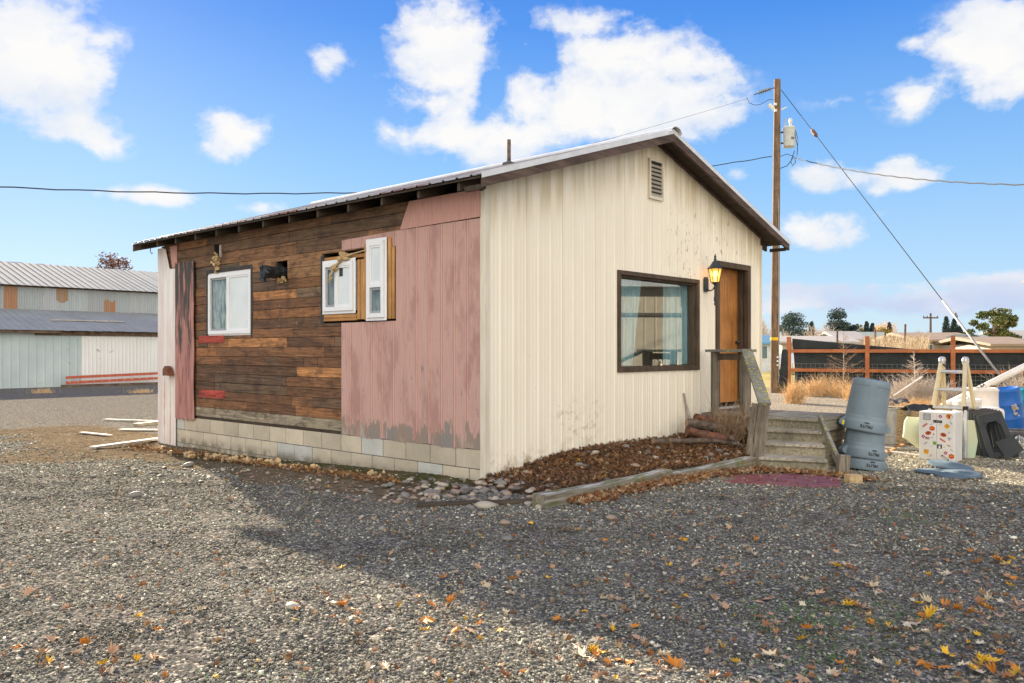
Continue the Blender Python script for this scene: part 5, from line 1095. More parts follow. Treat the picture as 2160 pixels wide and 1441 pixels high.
trestle(2120, 0, -17, 'foremost black plastic trestle with an arched opening', True); trestle(2107, .14, -14, 'second black trestle, just behind the foremost'); trestle(2094, .26, -11, 'middle black trestle of the leaning row'); trestle(2083, .38, -9, 'fourth black trestle, second from the back'); trestle(2072, .50, -7, 'rearmost and most upright black trestle')
# ladder
g = at(2012, 900, 12.55); g.z = gz(g.x, g.y); ld_ = empty('folding_ladder', 'yellow fibreglass folding ladder standing open behind the cabinet', 'ladder', g, R(-48)); hz = 1.40; hw_ = .165
for s in (-1, 1):
    for d_, nm in ((-1, 'front'), (1, 'rear')):
        sp_ = .40; top = Vector((s*hw_, d_*.02, hz)); bot = Vector((s*(hw_+.10), d_*sp_, 0)); mid = top.lerp(bot, .50)
        MB().bar(top, mid, .075, .040, up=(1, 0, 0)).build('fibreglass_rail', M['fibre'], ld_, bev=.003)
        MB().bar(mid+(top-mid)*.03+Vector((s*.035, 0, 0)), bot+Vector((s*.035, 0, 0)), .075, .036, up=(1, 0, 0)).build('outer_leg', M['alu'], ld_, bev=.003)
        if d_ < 0: MB().bar(top+Vector((s*.018, -.02, 0)), mid+Vector((s*.018, -.02, 0)), .03, .022, up=(1, 0, 0)).build('rail_edge', M['alu'], ld_)
    mb = MB(); mb.lathe([(.001,-.03),(.062,-.03),(.068,-.02),(.068,.02),(.062,.03),(.001,.03)], 24); mb.build('hinge', M['alu'], ld_, smooth=False, loc=(s*hw_, 0, hz+.01), rot=(0, R(90), 0))
    mb = MB(); mb.tube([(s*hw_-s*.04, .05*math.cos(t_), hz-.02+.055*math.sin(t_)) for t_ in [q*.6+3.3 for q in range(7)]], .008, 6); mb.build('hinge_lock', M['ink'], ld_)
for f_ in (.107, .30, .49):
    for d_ in (-1, 1):
        if f_ == .10 and d_ == 1: pass
        y = d_*(.02+(.40-.02)*f_); z_ = hz*(1-f_); ww = hw_+.10*f_; MB().bar((-ww, y, z_), (ww, y, z_), .07, .035, up=(0, .3, 1)).build('rung', M['alu'], ld_, bev=.003)
for s in (-1, 1): MB().box((s*(hw_+.075)-.03, -.25, .68), (s*(hw_+.075)+.03, -.18, .75)).build('lock_knob', M['ink'], ld_, bev=.006)
# crate, galvanised can, tarp, boards
g = at(1898, 938, 14.0); g.z = gz(g.x, g.y); cr = empty('straw_board_crate', 'rough tan wooden crate with metal corner straps', 'crate', g, R(-20))
MB().box((-.17, -.05, 0), (.17, .30, .62)).build('crate_body', M['osb'], cr, bev=.004)
for z_ in (.02, .50): MB().box((.10, -.056, z_), (.155, -.048, z_+.11)).build('metal_strap', M['galv'], cr)
g = at(1867, 941, 13.6); g.z = gz(g.x, g.y); mb = MB(); mb.lathe([(.001,0),(.15,0),(.155,.02),(.155,.05),(.165,.06),(.162,.17),(.170,.185),(.165,.2),(.178,.6),(.19,.62),(.19,.64),(.17,.64)], 60, fn=lambda r, z_, t_: r-(.005 if (.065 < z_ < .165 and (t_*20/3.1416) % 2 < 1) else 0)); simple('metal_can', mb, M['galv'], 'ribbed galvanised trash can half hidden behind the grey bins', 'trash can', g)
def tarp(px, py, Yd, sx_, sz_, label, m_):
    vs = []; n = 22
    for j in range(n+1):
        for i in range(n+1):
            a = (i/n-.5)*sx_; b = (j/n-.5)*.35; z_ = sz_*(.5-abs(b)*1.8)+.06*mn.noise(Vector((a*7, b*7, px)))-.05*abs(a); vs.append((a, b, z_))
    mb = MB().add(vs, [(j*(n+1)+i, j*(n+1)+i+1, (j+1)*(n+1)+i+1, (j+1)*(n+1)+i) for j in range(n) for i in range(n)]); o = simple('crumpled_tarp', mb, m_, label, 'tarp', at(px, py, Yd), smooth=True); o.modifiers.new('s', 'SOLIDIFY').thickness = .006
tarp(1936, 872, 13.7, .42, .30, 'black crumpled tarp slumped beside the tan crate', M['cloth']); tarp(1893, 850, 14.1, .26, .14, 'dark grey rag bunched on top of the crate', M['rubber'])
mb = MB().box((-.24, -.1, 0), (.24, .1, .55)); g = at(1950, 925, 14.3); g.z = gz(g.x, g.y); simple('plywood_box', mb, M['osb'], 'brown plywood box behind the cabinet and ladder', 'box', g, R(-10), bev=.004)
mb = MB().bar((0, 0, 0), at(1945, 795, 15.2)-at(1884, 836, 14.6), .035, .02); simple('wooden_stake', mb, M['boardpale'], 'thin pale stake slanting up above the tan crate', 'stake', at(1884, 836, 14.6))
for px0, py0, px1, py1, wd_, lb, m_ in ((1858,950,1945,962,.09,'pale board nearest the gravel between bins and cabinet','boardpale'),(1858,944,1940,948,.07,'long pale board behind the others by the cabinet','boardpale'),(1862,958,1905,938,.05,'reddish board crossing over the pale boards','newwood_h'),(1872,938,1935,936,.08,'grey board lying below the tan crate','fascia')):
    a = gr(px0, py0, .02); b = gr(px1, py1, .02); mb = MB().bar(Vector((0,0,0)), b-a, wd_, .025); simple('scrap_board', mb, M[m_], lb, 'board', a, group='boards on the ground by the cabinet')
mb = MB().tube([(.03+.09*math.cos(t_), .03*math.sin(t_)*2, .008) for t_ in [q*.5-1.6 for q in range(9)]], .007, 6); simple('rope_loop', mb, M['boardpale'], 'tan loop of rope on the gravel right of the bins', 'rope', gr(1872, 990))
# ------------------------------------------------------------------ boards and metal strips lying left of the shed
for k, (a, b, wd_, th_, m_, lb) in enumerate((((195,944),(336,925),.14,.03,'boardpale','white metal strip on the earth, nearest of the scraps left of the shed'),((222,885),(336,889),.10,.03,'boardpale','grey board farthest back left of the shed'),((255,906),(332,907),.14,.02,'boardpale','pale curved sheet between the boards left of the shed'),((172,912),(232,918),.09,.015,'boardpale','short white splinter leftmost of the scraps'),((285,897),(334,892),.16,.07,'greywood','thick grey offcut against the far left corner of the shed'))):
    p, q = gr(a[0], a[1], .02), gr(b[0], b[1], .03); mb = MB().bar(Vector((0,0,0)), q-p, wd_, th_); simple('scrap_strip', mb, M[m_], lb, 'board', p, group='scraps on the ground left of the shed', attr=True)
# ------------------------------------------------------------------ barn on the left
bo = (-19.8, 32.2, -.15); barn = empty('barn', 'long two tier barn clad in pale corrugated steel with rusty patches', 'barn', bo, TH)
T0, T1 = -16., 9.45; wz = lambda z: z+.15
def bribs(a, b, pitch, h): return ribs(a, b, pitch, [(0., 0.), (.02, h), (.05, h), (.07, 0.)])
mb = MB(); ribbed(mb, bribs(T0, 2.97, .305, .02)+[], lambda x: .0, lambda x: wz(2.06), lambda x, h, z: (x, -h, z)); ribbed(mb, bribs(2.97, T1, .152, .012), lambda x: .08, lambda x: wz(1.93), lambda x, h, z: (x, -.012-h, z)); mb.box((T0, .02, 0), (T1, .12, wz(2.1))); mb.build('lower_wall', M['barnwall'], barn)
mb = MB(); mb.box((T0-.2, -.30, wz(2.02)), (2.1, -.26, wz(2.13))); mb.box((1.2, -.08, wz(1.94)), (T1, -.03, wz(2.13))); mb.build('fascia', M['fascia'], barn)
def bsheet(y0, z0, y1, z1, t0, t1, name):
    mb = MB(); pts = bribs(t0, t1, .305, .03)
    for (p0, h0), (p1, h1) in zip(pts[:-1], pts[1:]): mb.add([(p0, y0, z0+h0*.18), (p1, y0, z0+h1*.18), (p1, y1, z1+h1*.18), (p0, y1, z1+h0*.18)], [(0,1,2,3)])
    o = mb.build(name, M['barnroof'], barn); o.modifiers.new('s', 'SOLIDIFY').thickness = .01
bsheet(-.35, wz(2.13), 3.3, wz(3.10), T0-.3, T1+.3, 'lower_roof'); bsheet(2.95, wz(4.12), 7.5, wz(5.50), T0-.3, T1+.3, 'upper_roof'); bsheet(7.5, wz(5.50), 12., wz(4.12), T0-.3, T1+.3, 'upper_roof')
mb = MB(); x = T0; i = 0; rng = np.random.RandomState(5)
def brow(px, Y_): # wall position along the barn seen at this column
    o_ = (px-CX)/F; return ((bo[0]-3.3*SI)-o_*(bo[1]+3.3*CO))/(o_*SI-CO)
rust = [(brow(8, 0), brow(37, 0), 0), (brow(118, 0), brow(143, 0), 1), (brow(218, 0), brow(243, 0), 2)]
pts = bribs(T0, T1, .10, .012); 
for (p0, h0), (p1, h1) in zip(pts[:-1], pts[1:]):
    m = (p0+p1)/2; pan = int((m-T0)/.62); g = .85+.3*((pan*7919 % 13)/13); c = (.36*g, .40*g, .395*g) if pan % 3 else (.40*g, .42*g, .43*g)
    segs = [(wz(3.0), wz(4.06), c)]
    for a, b, kd in rust:
        if a < m < b:
            rc = (.36, .17, .07)
            jg = .22*(mn.noise(Vector((m*3.1, 0, 0)))+.8*mn.noise(Vector((m*9.7, 3, 0))))
            segs = {0: [(wz(3.0), wz(4.06), rc)], 1: [(wz(3.0), wz(3.5+jg), c), (wz(3.5+jg), wz(4.06), (.33,.20,.11))], 2: [(wz(3.0), wz(3.6+jg), (.38,.16,.05)), (wz(3.6+jg), wz(4.06), c)]}[kd]
    for z0, z1, cc in segs: mb.add([(p0, 3.28-h0, z0), (p1, 3.28-h1, z0), (p1, 3.28-h1, z1), (p0, 3.28-h0, z1)], [(0,1,2,3)], cc)
mb.build('upper_wall', M['barnupper'], barn, attr=True)
MB().box((T0, 3.32, 0), (T1, 3.4, wz(4.2))).build('wall_frame', M['fascia'], barn)
mb = MB(); mb.prism([(3.3, 0), (11.7, 0), (11.7, wz(4.1)), (7.5, wz(5.42)), (3.3, wz(4.1))], (T1-.1, 0, 0), (0, 1, 0), (0, 0, 1), (.1, 0, 0)); mb.prism([(0.12, 0), (3.3, 0), (3.3, wz(3.05)), (.12, wz(2.1))], (T1-.1, 0, 0), (0, 1, 0), (0, 0, 1), (.1, 0, 0)); mb.build('end_wall', M['barnwall'], barn)
mb = MB().box((2.2, 1.2, wz(2.58)), (5.2, 1.28, wz(2.64))); mb.build('roof_ladder', M['boardpale'], barn)
# orange ladder by the barn
p = Vector((bo[0], bo[1], 0)); e = empty('extension_ladder', 'long orange ladder lying on its side against the barn', 'ladder', (bo[0]+CO*2.2+SI*.5, bo[1]+SI*2.2-CO*.5, gz(-18, 33)+.12), TH, rot=(0, R(-1.5), TH))
for z_ in (0, .30): MB().box((0, -.04*z_, z_*.7), (3.75, .03, z_*.7+.11)).build('ladder_rail', M['ladderorange'], e, bev=.003)
for i in range(12): MB().tube([(.15+i*.31, .0, .06), (.15+i*.31, .0, .23)], .016, 8).build('rung', M['alu'], e)
mb = MB().box((0, 0, 0), (5.2, .12, .10)); simple('long_beam', mb, M['fascia'], 'dark beam on the ground under the orange ladder', 'beam', (bo[0]+CO*2.+SI*.62, bo[1]+SI*2.-CO*.62, gz(-18, 33)), TH)
for px, py in ((92, 829), (300, 829)):
    g = gr(px, py); mb = MB(); twigs(mb, (0,0,0), 1.5, .16, 160, .006, 3, .0, 2.5, 1); simple('dry_weed', mb, M['straw'], 'low dry weed tuft at the left on the gravel before the barn' if px < 200 else 'wide dry weed tuft at the right on the gravel before the barn', 'weed', g)
# neighbouring shed beyond the right edge, mirrored in the picture window
nb_ = empty('neighbour_shed', 'tan steel shed with a metal roof mirrored in the picture window', 'shed', (13.4, 7.5, -.25), R(90))
mb = MB(); ribbed(mb, bribs(0, 13.5, .3, .006), lambda x: 0, lambda x: 3.35, lambda x, h, z: (x, h, z)); mb.box((0, -5.0, 0), (13.5, -.02, 3.3)); mb.build('wall', mat('tan_steel', (.30,.27,.21), (.25,.22,.175), 3), nb_)
MB().box((0, .022, 2.52), (13.5, .06, 2.60)).build('belt_rail', M['tar'], nb_); MB().prism([(-.4, 3.25), (-2.6, 4.1), (-2.6, 4.16), (.35, 3.36), (.35, 3.30)], (-.3, 0, 0), (0, 1, 0), (0, 0, 1), (14.1, 0, 0)).build('roof', M['barnroof'], nb_)
mb = MB().prism([(0, 0), (3.2, 0), (3.2, .75), (1.4, .75)], (3.6, .5, .0), (1, 0, 0), (0, 0, 1), (0, .4, 0)); mb.build('ramp', M['rubber'], nb_)  # dark wedge shaped after the shaded diagonal mirrored in the picture window
# ------------------------------------------------------------------ utility pole
pb = at(1634, 828, 31.); pb.z = gz(pb.x, pb.y); up_ = empty('utility_pole', 'tall brown wooden utility pole carrying a grey transformer', 'utility pole', pb)
PH = at(1640, 168, 31.).z-pb.z
def PQ(px, py, Y_=31.): return at(px, py, Y_)-pb
mb = MB(); mb.tube([(0,0,-.3), (.02,0,3), (.06,0,7), (.10,0,PH)], [.165,.155,.135,.12], 16); mb.build('pole', M['pole'], up_, smooth=False)
MB().lathe([(.168, 0), (.168, .12)], 16, c=(.01, 0, 1.95)).build('yellow_band', mat('yellow_band', (.8,.5,.02)), up_)
mb = MB()
for z_ in (1.0, 1.15, 1.3): mb.box((.02, -.20, z_), (.08, -.16, z_+.06))
mb.build('number_tag', M['white_paint'], up_)
mb = MB(); mb.tube([(.10,-.15,.4), (.10,-.15,PH*.62)], .018, 6); mb.build('conduit', M['galv'], up_)
tf = empty('transformer', None, None, (PQ(1662, 312).x, -.12, PQ(1662, 312).z)); tf.parent = up_
MB().lathe([(.001,0),(.20,0),(.215,.02),(.215,.68),(.225,.69),(.225,.72),(.19,.76),(.001,.78)], 28).build('tank', M['transformer'], tf, smooth=True)
mb = MB()
for i in range(7): mb.lathe([(.02, .78+i*.045), (.045, .79+i*.045), (.02, .80+i*.045)], 10, c=(-.13, 0, 0))
mb.lathe([(.05,.76),(.055,.9),(.07,.93),(.06,1.05),(.001,1.08)], 12, c=(.06, 0, 0)); mb.build('bushing', M['transformer'], tf)
me = text_mesh('10', .11, .002); me.materials.append(M['ink']); o = bpy.data.objects.new('lettering', me); COL.objects.link(o); o.parent = tf; o.location = (.05, -.224, .28); o.rotation_euler = (R(90), 0, 0)
mb = MB(); mb.box((-.30, -.03, .12), (-.20, .03, .17)); mb.box((-.30, -.03, .52), (-.20, .03, .57)); mb.tube([(.15,-.12,.62), (.2,-.15,.3), (.28,-.12,.0), (.26,-.1,-.35)], .012, 6); mb.tube([(.22,-.05,.62), (.31,-.05,.3), (.30,-.05,-.1), (.26,-.1,-.35)], .012, 6); mb.build('bracket_and_leads', M['cable'], tf)
mb = MB()
for i in range(6): q = PQ(1602+i*4.3, 195-i*1.35); mb.tube([q-Vector((.012,0,0)), q+Vector((.012,0,0))], .075, 10)
mb.tube([PQ(1590, 200), PQ(1637, 184)], .018, 6); mb.build('strain_insulator', M['porcelain'], up_)
mb = MB(); mb.tube([PQ(1575, 206), PQ(1580, 217), PQ(1592, 222), PQ(1605, 220), PQ(1622, 210), PQ(1632, 211)], .010, 5); mb.tube([PQ(1646,330), PQ(1660,325), PQ(1674,330)], .012, 5); mb.tube([PQ(1644,356), PQ(1660,350), PQ(1668,340), PQ(1675,330), PQ(1678,342), PQ(1672,350), PQ(1668,341), PQ(1676,318)], .015, 5); mb.build('jumper_cable', M['cable'], up_)
mb = MB(); mb.bar(PQ(1622, 220), PQ(1634, 232), .12, .1); mb.bar(PQ(1646, 232), PQ(1660, 226), .05, .04); mb.box(tuple(PQ(1631, 225)-Vector((0,.17,0))), tuple(PQ(1636, 220)+Vector((0,-.14,0)))); mb.box(tuple(PQ(1631, 238)-Vector((0,.17,0))), tuple(PQ(1636, 233)+Vector((0,-.14,0)))); mb.build('crossarm_bracket', M['transformer'], up_)
def cable(p, q, sag, r, label, wob=0., name='cable', m_='cable', extra=None):
    p = Vector(p); q = Vector(q); n = 60; pts = []
    for i in range(n+1):
        t_ = i/n; c = p.lerp(q, t_)-p; c.z += -4*sag*t_*(1-t_)+wob*math.sin(i*1.9); pts.append(c)
    return simple(name, MB().tube(pts, r, 6), M[m_], label, 'cable', p)
a = at(1628, 330, 31); 
cable(a, at(-260, 380, 19.), .75, .017, 'twisted black service cable crossing the sky behind the shed roof', .012)
cable(at(1676, 333, 31), at(2330, 390, 17.), .30, .017, 'black service cable running from the transformer to the right', .01)
cable(at(1580, 207, 31), at(1000, 370, 21), .05, .005, 'thin bare wire from the pole top towards the left')
an = Vector((13.04, 21., gz(13, 21))); top = at(1648, 190, 31.)
gw = empty('guy_wire', 'steel guy wire slanting from pole top to the ground', 'guy wire', top); d_ = an-top
MB().tube([(0,0,0), d_*.9], .012, 6).build('strand', M['cable'], gw); MB().tube([d_*.735, d_*.985], .030, 10).build('guard_tube', M['galv'], gw, smooth=True)
q = d_*.185; MB().tube([q-d_.normalized()*.22, q-d_.normalized()*.12, q+d_.normalized()*.12, q+d_.normalized()*.22], [.03,.07,.07,.03], 10).build('strain_insulator', M['barkred'], gw)
# ------------------------------------------------------------------ fence with shade cloth
f0 = Vector((10.25, 30.8, 0)); fd = Vector((14.95-10.25, 28.2-30.8, 0)); fl = fd.length/2; fd.normalize(); fa = math.atan2(fd.y, fd.x)
fz = gz(13, 28); fn_ = empty('rail_fence', 'orange stained post and rail fence with black shade cloth', 'fence', (f0.x, f0.y, fz), fa); n_post = 5
for i in range(n_post): MB().box((i*fl-.07, -.07, -.2), (i*fl+.07, .07, 2.08)).build('post', M['redwood'], fn_, bev=.006)
for i in range(n_post-1):
    for z_ in (1.56, .86): MB().box((i*fl+.071, -.045, z_-.06), ((i+1)*fl-.071, .0, z_+.06)).build('rail', M['redwood'], fn_, bev=.004)
mb = MB(); vs = []; nx_, nz_ = 120, 20
for j in range(nz_+1):
    for i in range(nx_+1):
        x = .10+(n_post-1)*fl*i/nx_; top = 2.02-.38*sm(x/5.2)*1.0 if x < 5.2 else 1.64; top = max(1.60, 2.03-.10*x); z_ = .02+(top-.02)*j/nz_
        vs.append((x+(.18*(1-j/nz_) if i == 0 else 0), .09+.05*mn.noise(Vector((x*1.1, z_*1.8, 0)))+.03*mn.noise(Vector((x*.5, z_*5, 2))), z_))
mb.add(vs, [(j*(nx_+1)+i, j*(nx_+1)+i+1, (j+1)*(nx_+1)+i+1, (j+1)*(nx_+1)+i) for j in range(nz_) for i in range(nx_)]); o = mb.build('shade_cloth', M['cloth'], fn_, smooth=True); o.modifiers.new('s', 'SOLIDIFY').thickness = .004
mb = MB()
for k in range(9): mb.tube([(.1, .05, .05+k*.13), ((n_post-1)*fl, .05, .05+k*.13)], .0045, 4)
for k in range(int((n_post-1)*fl/.16)): mb.tube([(.12+k*.16, .048, .0), (.12+k*.16, .048, 1.10)], .0045, 4)
mb.build('wire_mesh', M['wire'], fn_)
g = gr(1652, 829); mb = MB(); mb.lathe([(.001,0),(.17,0),(.175,.8),(.16,1.55),(.13,1.62),(.10,1.6),(.09,1.4)], 20, fn=lambda r, z_, t_: r*(1+.06*math.sin(6*t_))); simple('rolled_fencing', mb, M['cloth'], 'dark roll of netting standing between pole and fence', 'roll', g, rot=(0, R(4), 0))
# weeds and saplings
def weed(px, py, n, h, sp, m_, th, label, name='dry_weed', cat='weed', seg=4, sub=3, droop=.0):
    g = gr(px, py); mb = MB(); twigs(mb, (0,0,0), sp, h, n, th, seg, droop, sp, sub); return simple(name, mb, M[m_], label, cat, g)
weed(1677, 851, 340, .62, 1.0, 'straw', .006, 'round golden tumbleweed in front of the fence post', 'tumbleweed', 'tumbleweed')
k = 0
for px, py, h, lb in ((1712,836,.62,'golden weeds against the fence right of the round tumbleweed'),(1742,834,.72,'tall golden weeds in the middle of the first fence bay'),(1775,838,.62,'golden weeds beside the second fence post'),(1804,845,.55,'golden weeds just left of the grey bins')): weed(px, py, 230, h, 1.3, 'straw', .007, lb, 'dry_weed', 'weed', 5, 3, .06)
for px, py, h, mm, lb in ((1890,858,.75,'paleweed','pale brush directly right of the bins'),(1922,862,.85,'paleweed','pale brush around the foot of the bare sapling'),(1955,862,.8,'paleweed','pale brush left of the ladder'),(1985,860,.75,'paleweed','pale brush seen through the ladder'),(1935,872,.35,'straw','low golden grass in front of the pale brush'),(1968,872,.35,'straw','low golden grass beside the ladder foot'),(2150,850,.9,'paleweed','pale brush at the right edge behind the drums')): weed(px, py, 260, h, 1.6, mm, .006, lb, 'dry_brush', 'brush', 5, 4, .03)
def sapling(px, py, py_top, label, m_, cone=.5, n=34, th=.018):
    g = gr(px, py); Yd = g.y; h = (py-py_top)/F*Yd; mb = MB(); mb.tube([(0,0,0), (.02,0,h*.5), (-.01,0,h)], [th, th*.7, th*.2], 6)
    for i in range(n):
        z_ = h*(.12+.86*i/n); a = rs.uniform(0, 6.28); ln_ = (h*cone)*(1.02-i/n)*rs.uniform(.6, 1.1)+.04; d = Vector((math.cos(a), math.sin(a), rs.uniform(.1, .5))).normalized(); p = Vector((0, 0, z_)); q1 = p+d*ln_*.5; q2 = q1+(d+Vector((0,0,.25))).normalized()*ln_*.5; mb.tube([p, q1, q2], [th*.35, th*.25, th*.08], 4, cap=False)
        for s_ in range(7):
            b = p.lerp(q2, rs.uniform(.25, 1)); e_ = (d+Vector((rs.normal(0,.7), rs.normal(0,.7), rs.normal(.2,.4)))).normalized(); mb.tube([b, b+e_*ln_*.2], [th*.2, th*.06], 3, cap=False)
    return simple('bare_sapling', mb, M[m_], label, 'sapling', g)
sapling(1928, 862, 740, 'bare pale sapling standing before the fence cloth', 'paleweed', .50, 54, .024); sapling(1779, 842, 700, 'tall bare brown weed by the second fence post', 'twig', .55, 44, .018)
# ------------------------------------------------------------------ distance
def leafcluster(mb, c, r, n, s, cols, sq=(1,1,1)):
    for i in range(n):
        d = Vector(rs.normal(0, 1, 3)).normalized()*r*rs.uniform(.35, 1.)**.6; q = Vector(c)+Vector((d.x*sq[0], d.y*sq[1], d.z*sq[2])); nrm = Vector(rs.normal(0, 1, 3)).normalized(); a = nrm.orthogonal().normalized()*s*rs.uniform(.6, 1.4); b = nrm.cross(a)*rs.uniform(.5, 1.)
        mb.add([q-a-b*.4, q+b, q+a-b*.4], [(0,1,2)], tuple(np.array(cols[rs.randint(len(cols))])*rs.uniform(.7, 1.3)))
t = NT('foliage'); t.done(t.attr(), .7, 0, None, .2, **{'Subsurface Weight': 0.}); M['foliage'] = t.m
def tree(name, label, cat, px, pyb, pyt, wpx, Yd, blobs, cols, n=1600, s=None, rb=(.13, .22), trunk=True, cone=False, bark='bark'):
    wpx = wpx*1.12
    b = at(px, HY+10, Yd); b.z = gz(b.x, b.y)-.0; top = at(px, pyt, Yd).z-b.z; bot = max(.2, at(px, pyb, Yd).z-b.z); wd_ = wpx/F*Yd; e = empty(name, label, cat, b); mb = MB(); rr = (top-bot)/2; s = s or max(wd_*.022, .10)
    if cone:
        for i in range(n):
            t_ = rs.rand()**1.3; z_ = bot+(top-bot)*t_; r_ = wd_/2*(1-t_)**.75*rs.uniform(.6, 1.05)*(1+.12*math.sin(t_*40)); a = rs.uniform(0, 6.28); q = Vector((r_*math.cos(a), r_*math.sin(a), z_)); leafcluster(mb, q, s*1.5, 2, s, cols)
    else:
        for k in range(blobs):
            a = rs.uniform(0, 6.28); rad_ = wd_/2*math.sqrt(rs.rand())*.85; t_ = rs.uniform(.0, .93); rad_ *= math.sin(math.pi*(t_*.66+.28)); c = (rad_*math.cos(a), rad_*math.sin(a), bot+(top-bot)*t_); leafcluster(mb, c, wd_*rs.uniform(*rb), n//blobs, s, cols, (1.1, 1.1, .75))
    mb.build('crown', M['foliage'], e, attr=True); mb = MB(); mb.tube([(0,0,-.3), (0,0,bot+(top-bot)*.3), (wd_*.03,0,bot+(top-bot)*.8)], [wd_*.035, wd_*.025, wd_*.008], 8)
    for k in range(7 if not cone else 0): a = rs.uniform(0, 6.28); z_ = bot+(top-bot)*rs.uniform(.05, .5); mb.tube([(0,0,z_), (wd_*.3*math.cos(a), wd_*.3*math.sin(a), z_+(top-bot)*.3)], [wd_*.015, wd_*.005], 5)
    mb.build('trunk', M[bark], e); return e
dk = [(.035,.06,.05),(.025,.045,.04),(.06,.085,.07)]; bl = [(.06,.10,.085),(.045,.075,.065),(.09,.125,.105)]; yg = [(.16,.17,.04),(.08,.11,.035),(.23,.21,.07),(.06,.08,.03)]; gd_ = [(.42,.30,.05),(.34,.22,.04),(.25,.18,.05)]
tree('pine_tree', 'bluish rounded pine just right of the utility pole', 'tree', 1673, 718, 660, 62, 95, 30, bl, 5200); tree('pine_tree', 'tall dark pine, highest of the trees beyond the fence', 'tree', 1766, 722, 651, 60, 95, 34, dk, 6000); tree('pine_tree', 'small dark pine at the right foot of the tallest pine', 'tree', 1800, 718, 686, 36, 98, 14, dk, 2400)
tree('broadleaf_tree', 'broad yellow green tree at the far right', 'tree', 2098, 716, 654, 104, 80, 30, yg, 4600, s=.13, rb=(.07, .14)); tree('autumn_tree', 'brown leaved tree showing above the barn roof', 'tree', 237, 590, 541, 92, 62, 26, [(.24,.12,.08),(.18,.09,.06)], 1100, s=.10); tree('autumn_tree', 'small golden tree beside the dark cypresses', 'tree', 1818, 708, 684, 14, 96, 8, gd_, 500); tree('golden_bush', 'round golden bush above the white roofs', 'bush', 1868, 712, 693, 38, 90, 12, gd_, 900)
for px, pt, wd_, lb in ((1828,680,13,'dark cypress beside the golden tree'),(1840,683,10,'narrow cypress second in the middle group'),(1876,682,9,'thin brownish cypress right of the golden bush'),(1996,669,14,'taller of the two cypresses by the tan roof'),(2012,674,15,'broader cypress right of the tall one by the tan roof'),(2023,690,16,'low cypress shrub right of the cypress pair'),(1712,680,12,'brown cypress between the two big pines')): tree('cypress_tree', lb, 'tree', px, 716, pt, wd_*1.25, 92, 1, dk if pt != 682 else [(.12,.09,.06)], 900, cone=True)
def baretree(px, pyt, wpx, Yd, label, m_='paleweed', lv=4):
    b = at(px, HY+10, Yd); b.z = gz(b.x, b.y); h = at(px, pyt, Yd).z-b.z; wd_ = wpx/F*Yd; mb = MB(); wk = wd_/h
    def br(p, d, l, r, k):
        q = p+d*l; m_1 = p+d*l*.5+Vector((rs.normal(0,.05), rs.normal(0,.05), 0))*l; mb.tube([p, m_1, q], [r, r*.8, r*.6], 4, cap=False)
        if k == 0: return
        for i in range(4):
            d2 = (d+Vector((rs.normal(0,.55*wk+.1), rs.normal(0,.55*wk+.1), rs.normal(.12,.2)))).normalized(); br(p+d*l*rs.uniform(.5, 1), d2, l*rs.uniform(.55, .8), r*.55, k-1)
    for i in range(4): br(Vector((0,0,0)), Vector((rs.normal(0,.35*wk), rs.normal(0,.3), 1)).normalized(), h*.38, h*.018, lv)
    zt = max(v_[2] for v_ in mb.v); mb.v = [(a, b_, c*h/zt) for a, b_, c in mb.v]
    return simple('bare_tree', mb, M[m_], label, 'tree', b)
baretree(1612, 665, 34, 85, 'bare grey tree between the shed and the utility pole'); baretree(1652, 690, 40, 80, 'bare pale tree just right of the pole'); baretree(1735, 678, 50, 80, 'pale bare tree in front of the tallest pine'); baretree(1850, 672, 60, 105, 'tan bare tree behind the golden bush', 'straw'); baretree(1945, 694, 44, 130, 'low bare tree left of the far pole', 'twig'); baretree(1705, 692, 30, 100, 'small bare tree between the pines'); baretree(2150, 695, 50, 130, 'bare tree beyond the right edge roofs', 'twig')
# far line of scrub and low hill
mb = MB(); vs = []
for i in range(5200):
    a = rs.uniform(-.1, .8); Yd = rs.uniform(110, 260); p = Vector((a*Yd, Yd, 0)); z_ = rs.uniform(-.3, 1)*.012*Yd*(.6+.7*mn.noise(Vector((a*30, 0, 0))))+1.3; p.z = max(.1, z_); n1_ = Vector(rs.normal(0,1,3)).normalized(); s_ = .0035*Yd; b_ = n1_.orthogonal()*s_; c_ = n1_.cross(b_); g = rs.uniform(.6, 1.2); mb.add([p-b_, p+c_, p+b_], [(0,1,2)], (.26*g, .21*g, .18*g))
simple('distant_scrub', mb, M['foliage'], 'low band of bare brown scrub along the horizon', 'scrub', kind='stuff', attr=True)
mb = MB(); 
for i in range(1500):
    px = rs.uniform(1822, 1960); Yd = rs.uniform(40, 58); py = rs.uniform(712, 742)-10*max(0, mn.noise(Vector((px*.05, 0, 0)))); p = at(px, py, Yd); d = Vector((rs.normal(0,.3), rs.normal(0,.3), 1)).normalized(); mb.tube([p-d*.25, p, p+d*rs.uniform(.1,.3)+Vector((rs.normal(0,.1),0,0))], [.012,.010,.004], 3, cap=False)
simple('weed_bank', mb, mat('pale_straw', (.52,.40,.26), (.38,.28,.18)), 'bank of tall dry golden weeds beyond the fence', 'weeds', kind='stuff')
for px, pt, a in ((1846,694,0),(1906,684,.1),(1766,698,0),(1867,699,0)):
    b = at(px, 760, 48); b.z = gz(b.x, b.y); mb = MB().tube([(0,0,0), (a,0,at(px, pt, 48).z-b.z)], .06, 6); simple('weathered_post', mb, M['bark'], {1846:'dark post left of the golden bush', 1906:'tallest dark post among the weeds', 1766:'dark post in front of the tallest pine', 1867:'short dark post before the golden bush'}[px], 'post', b, group='old posts beyond the fence')
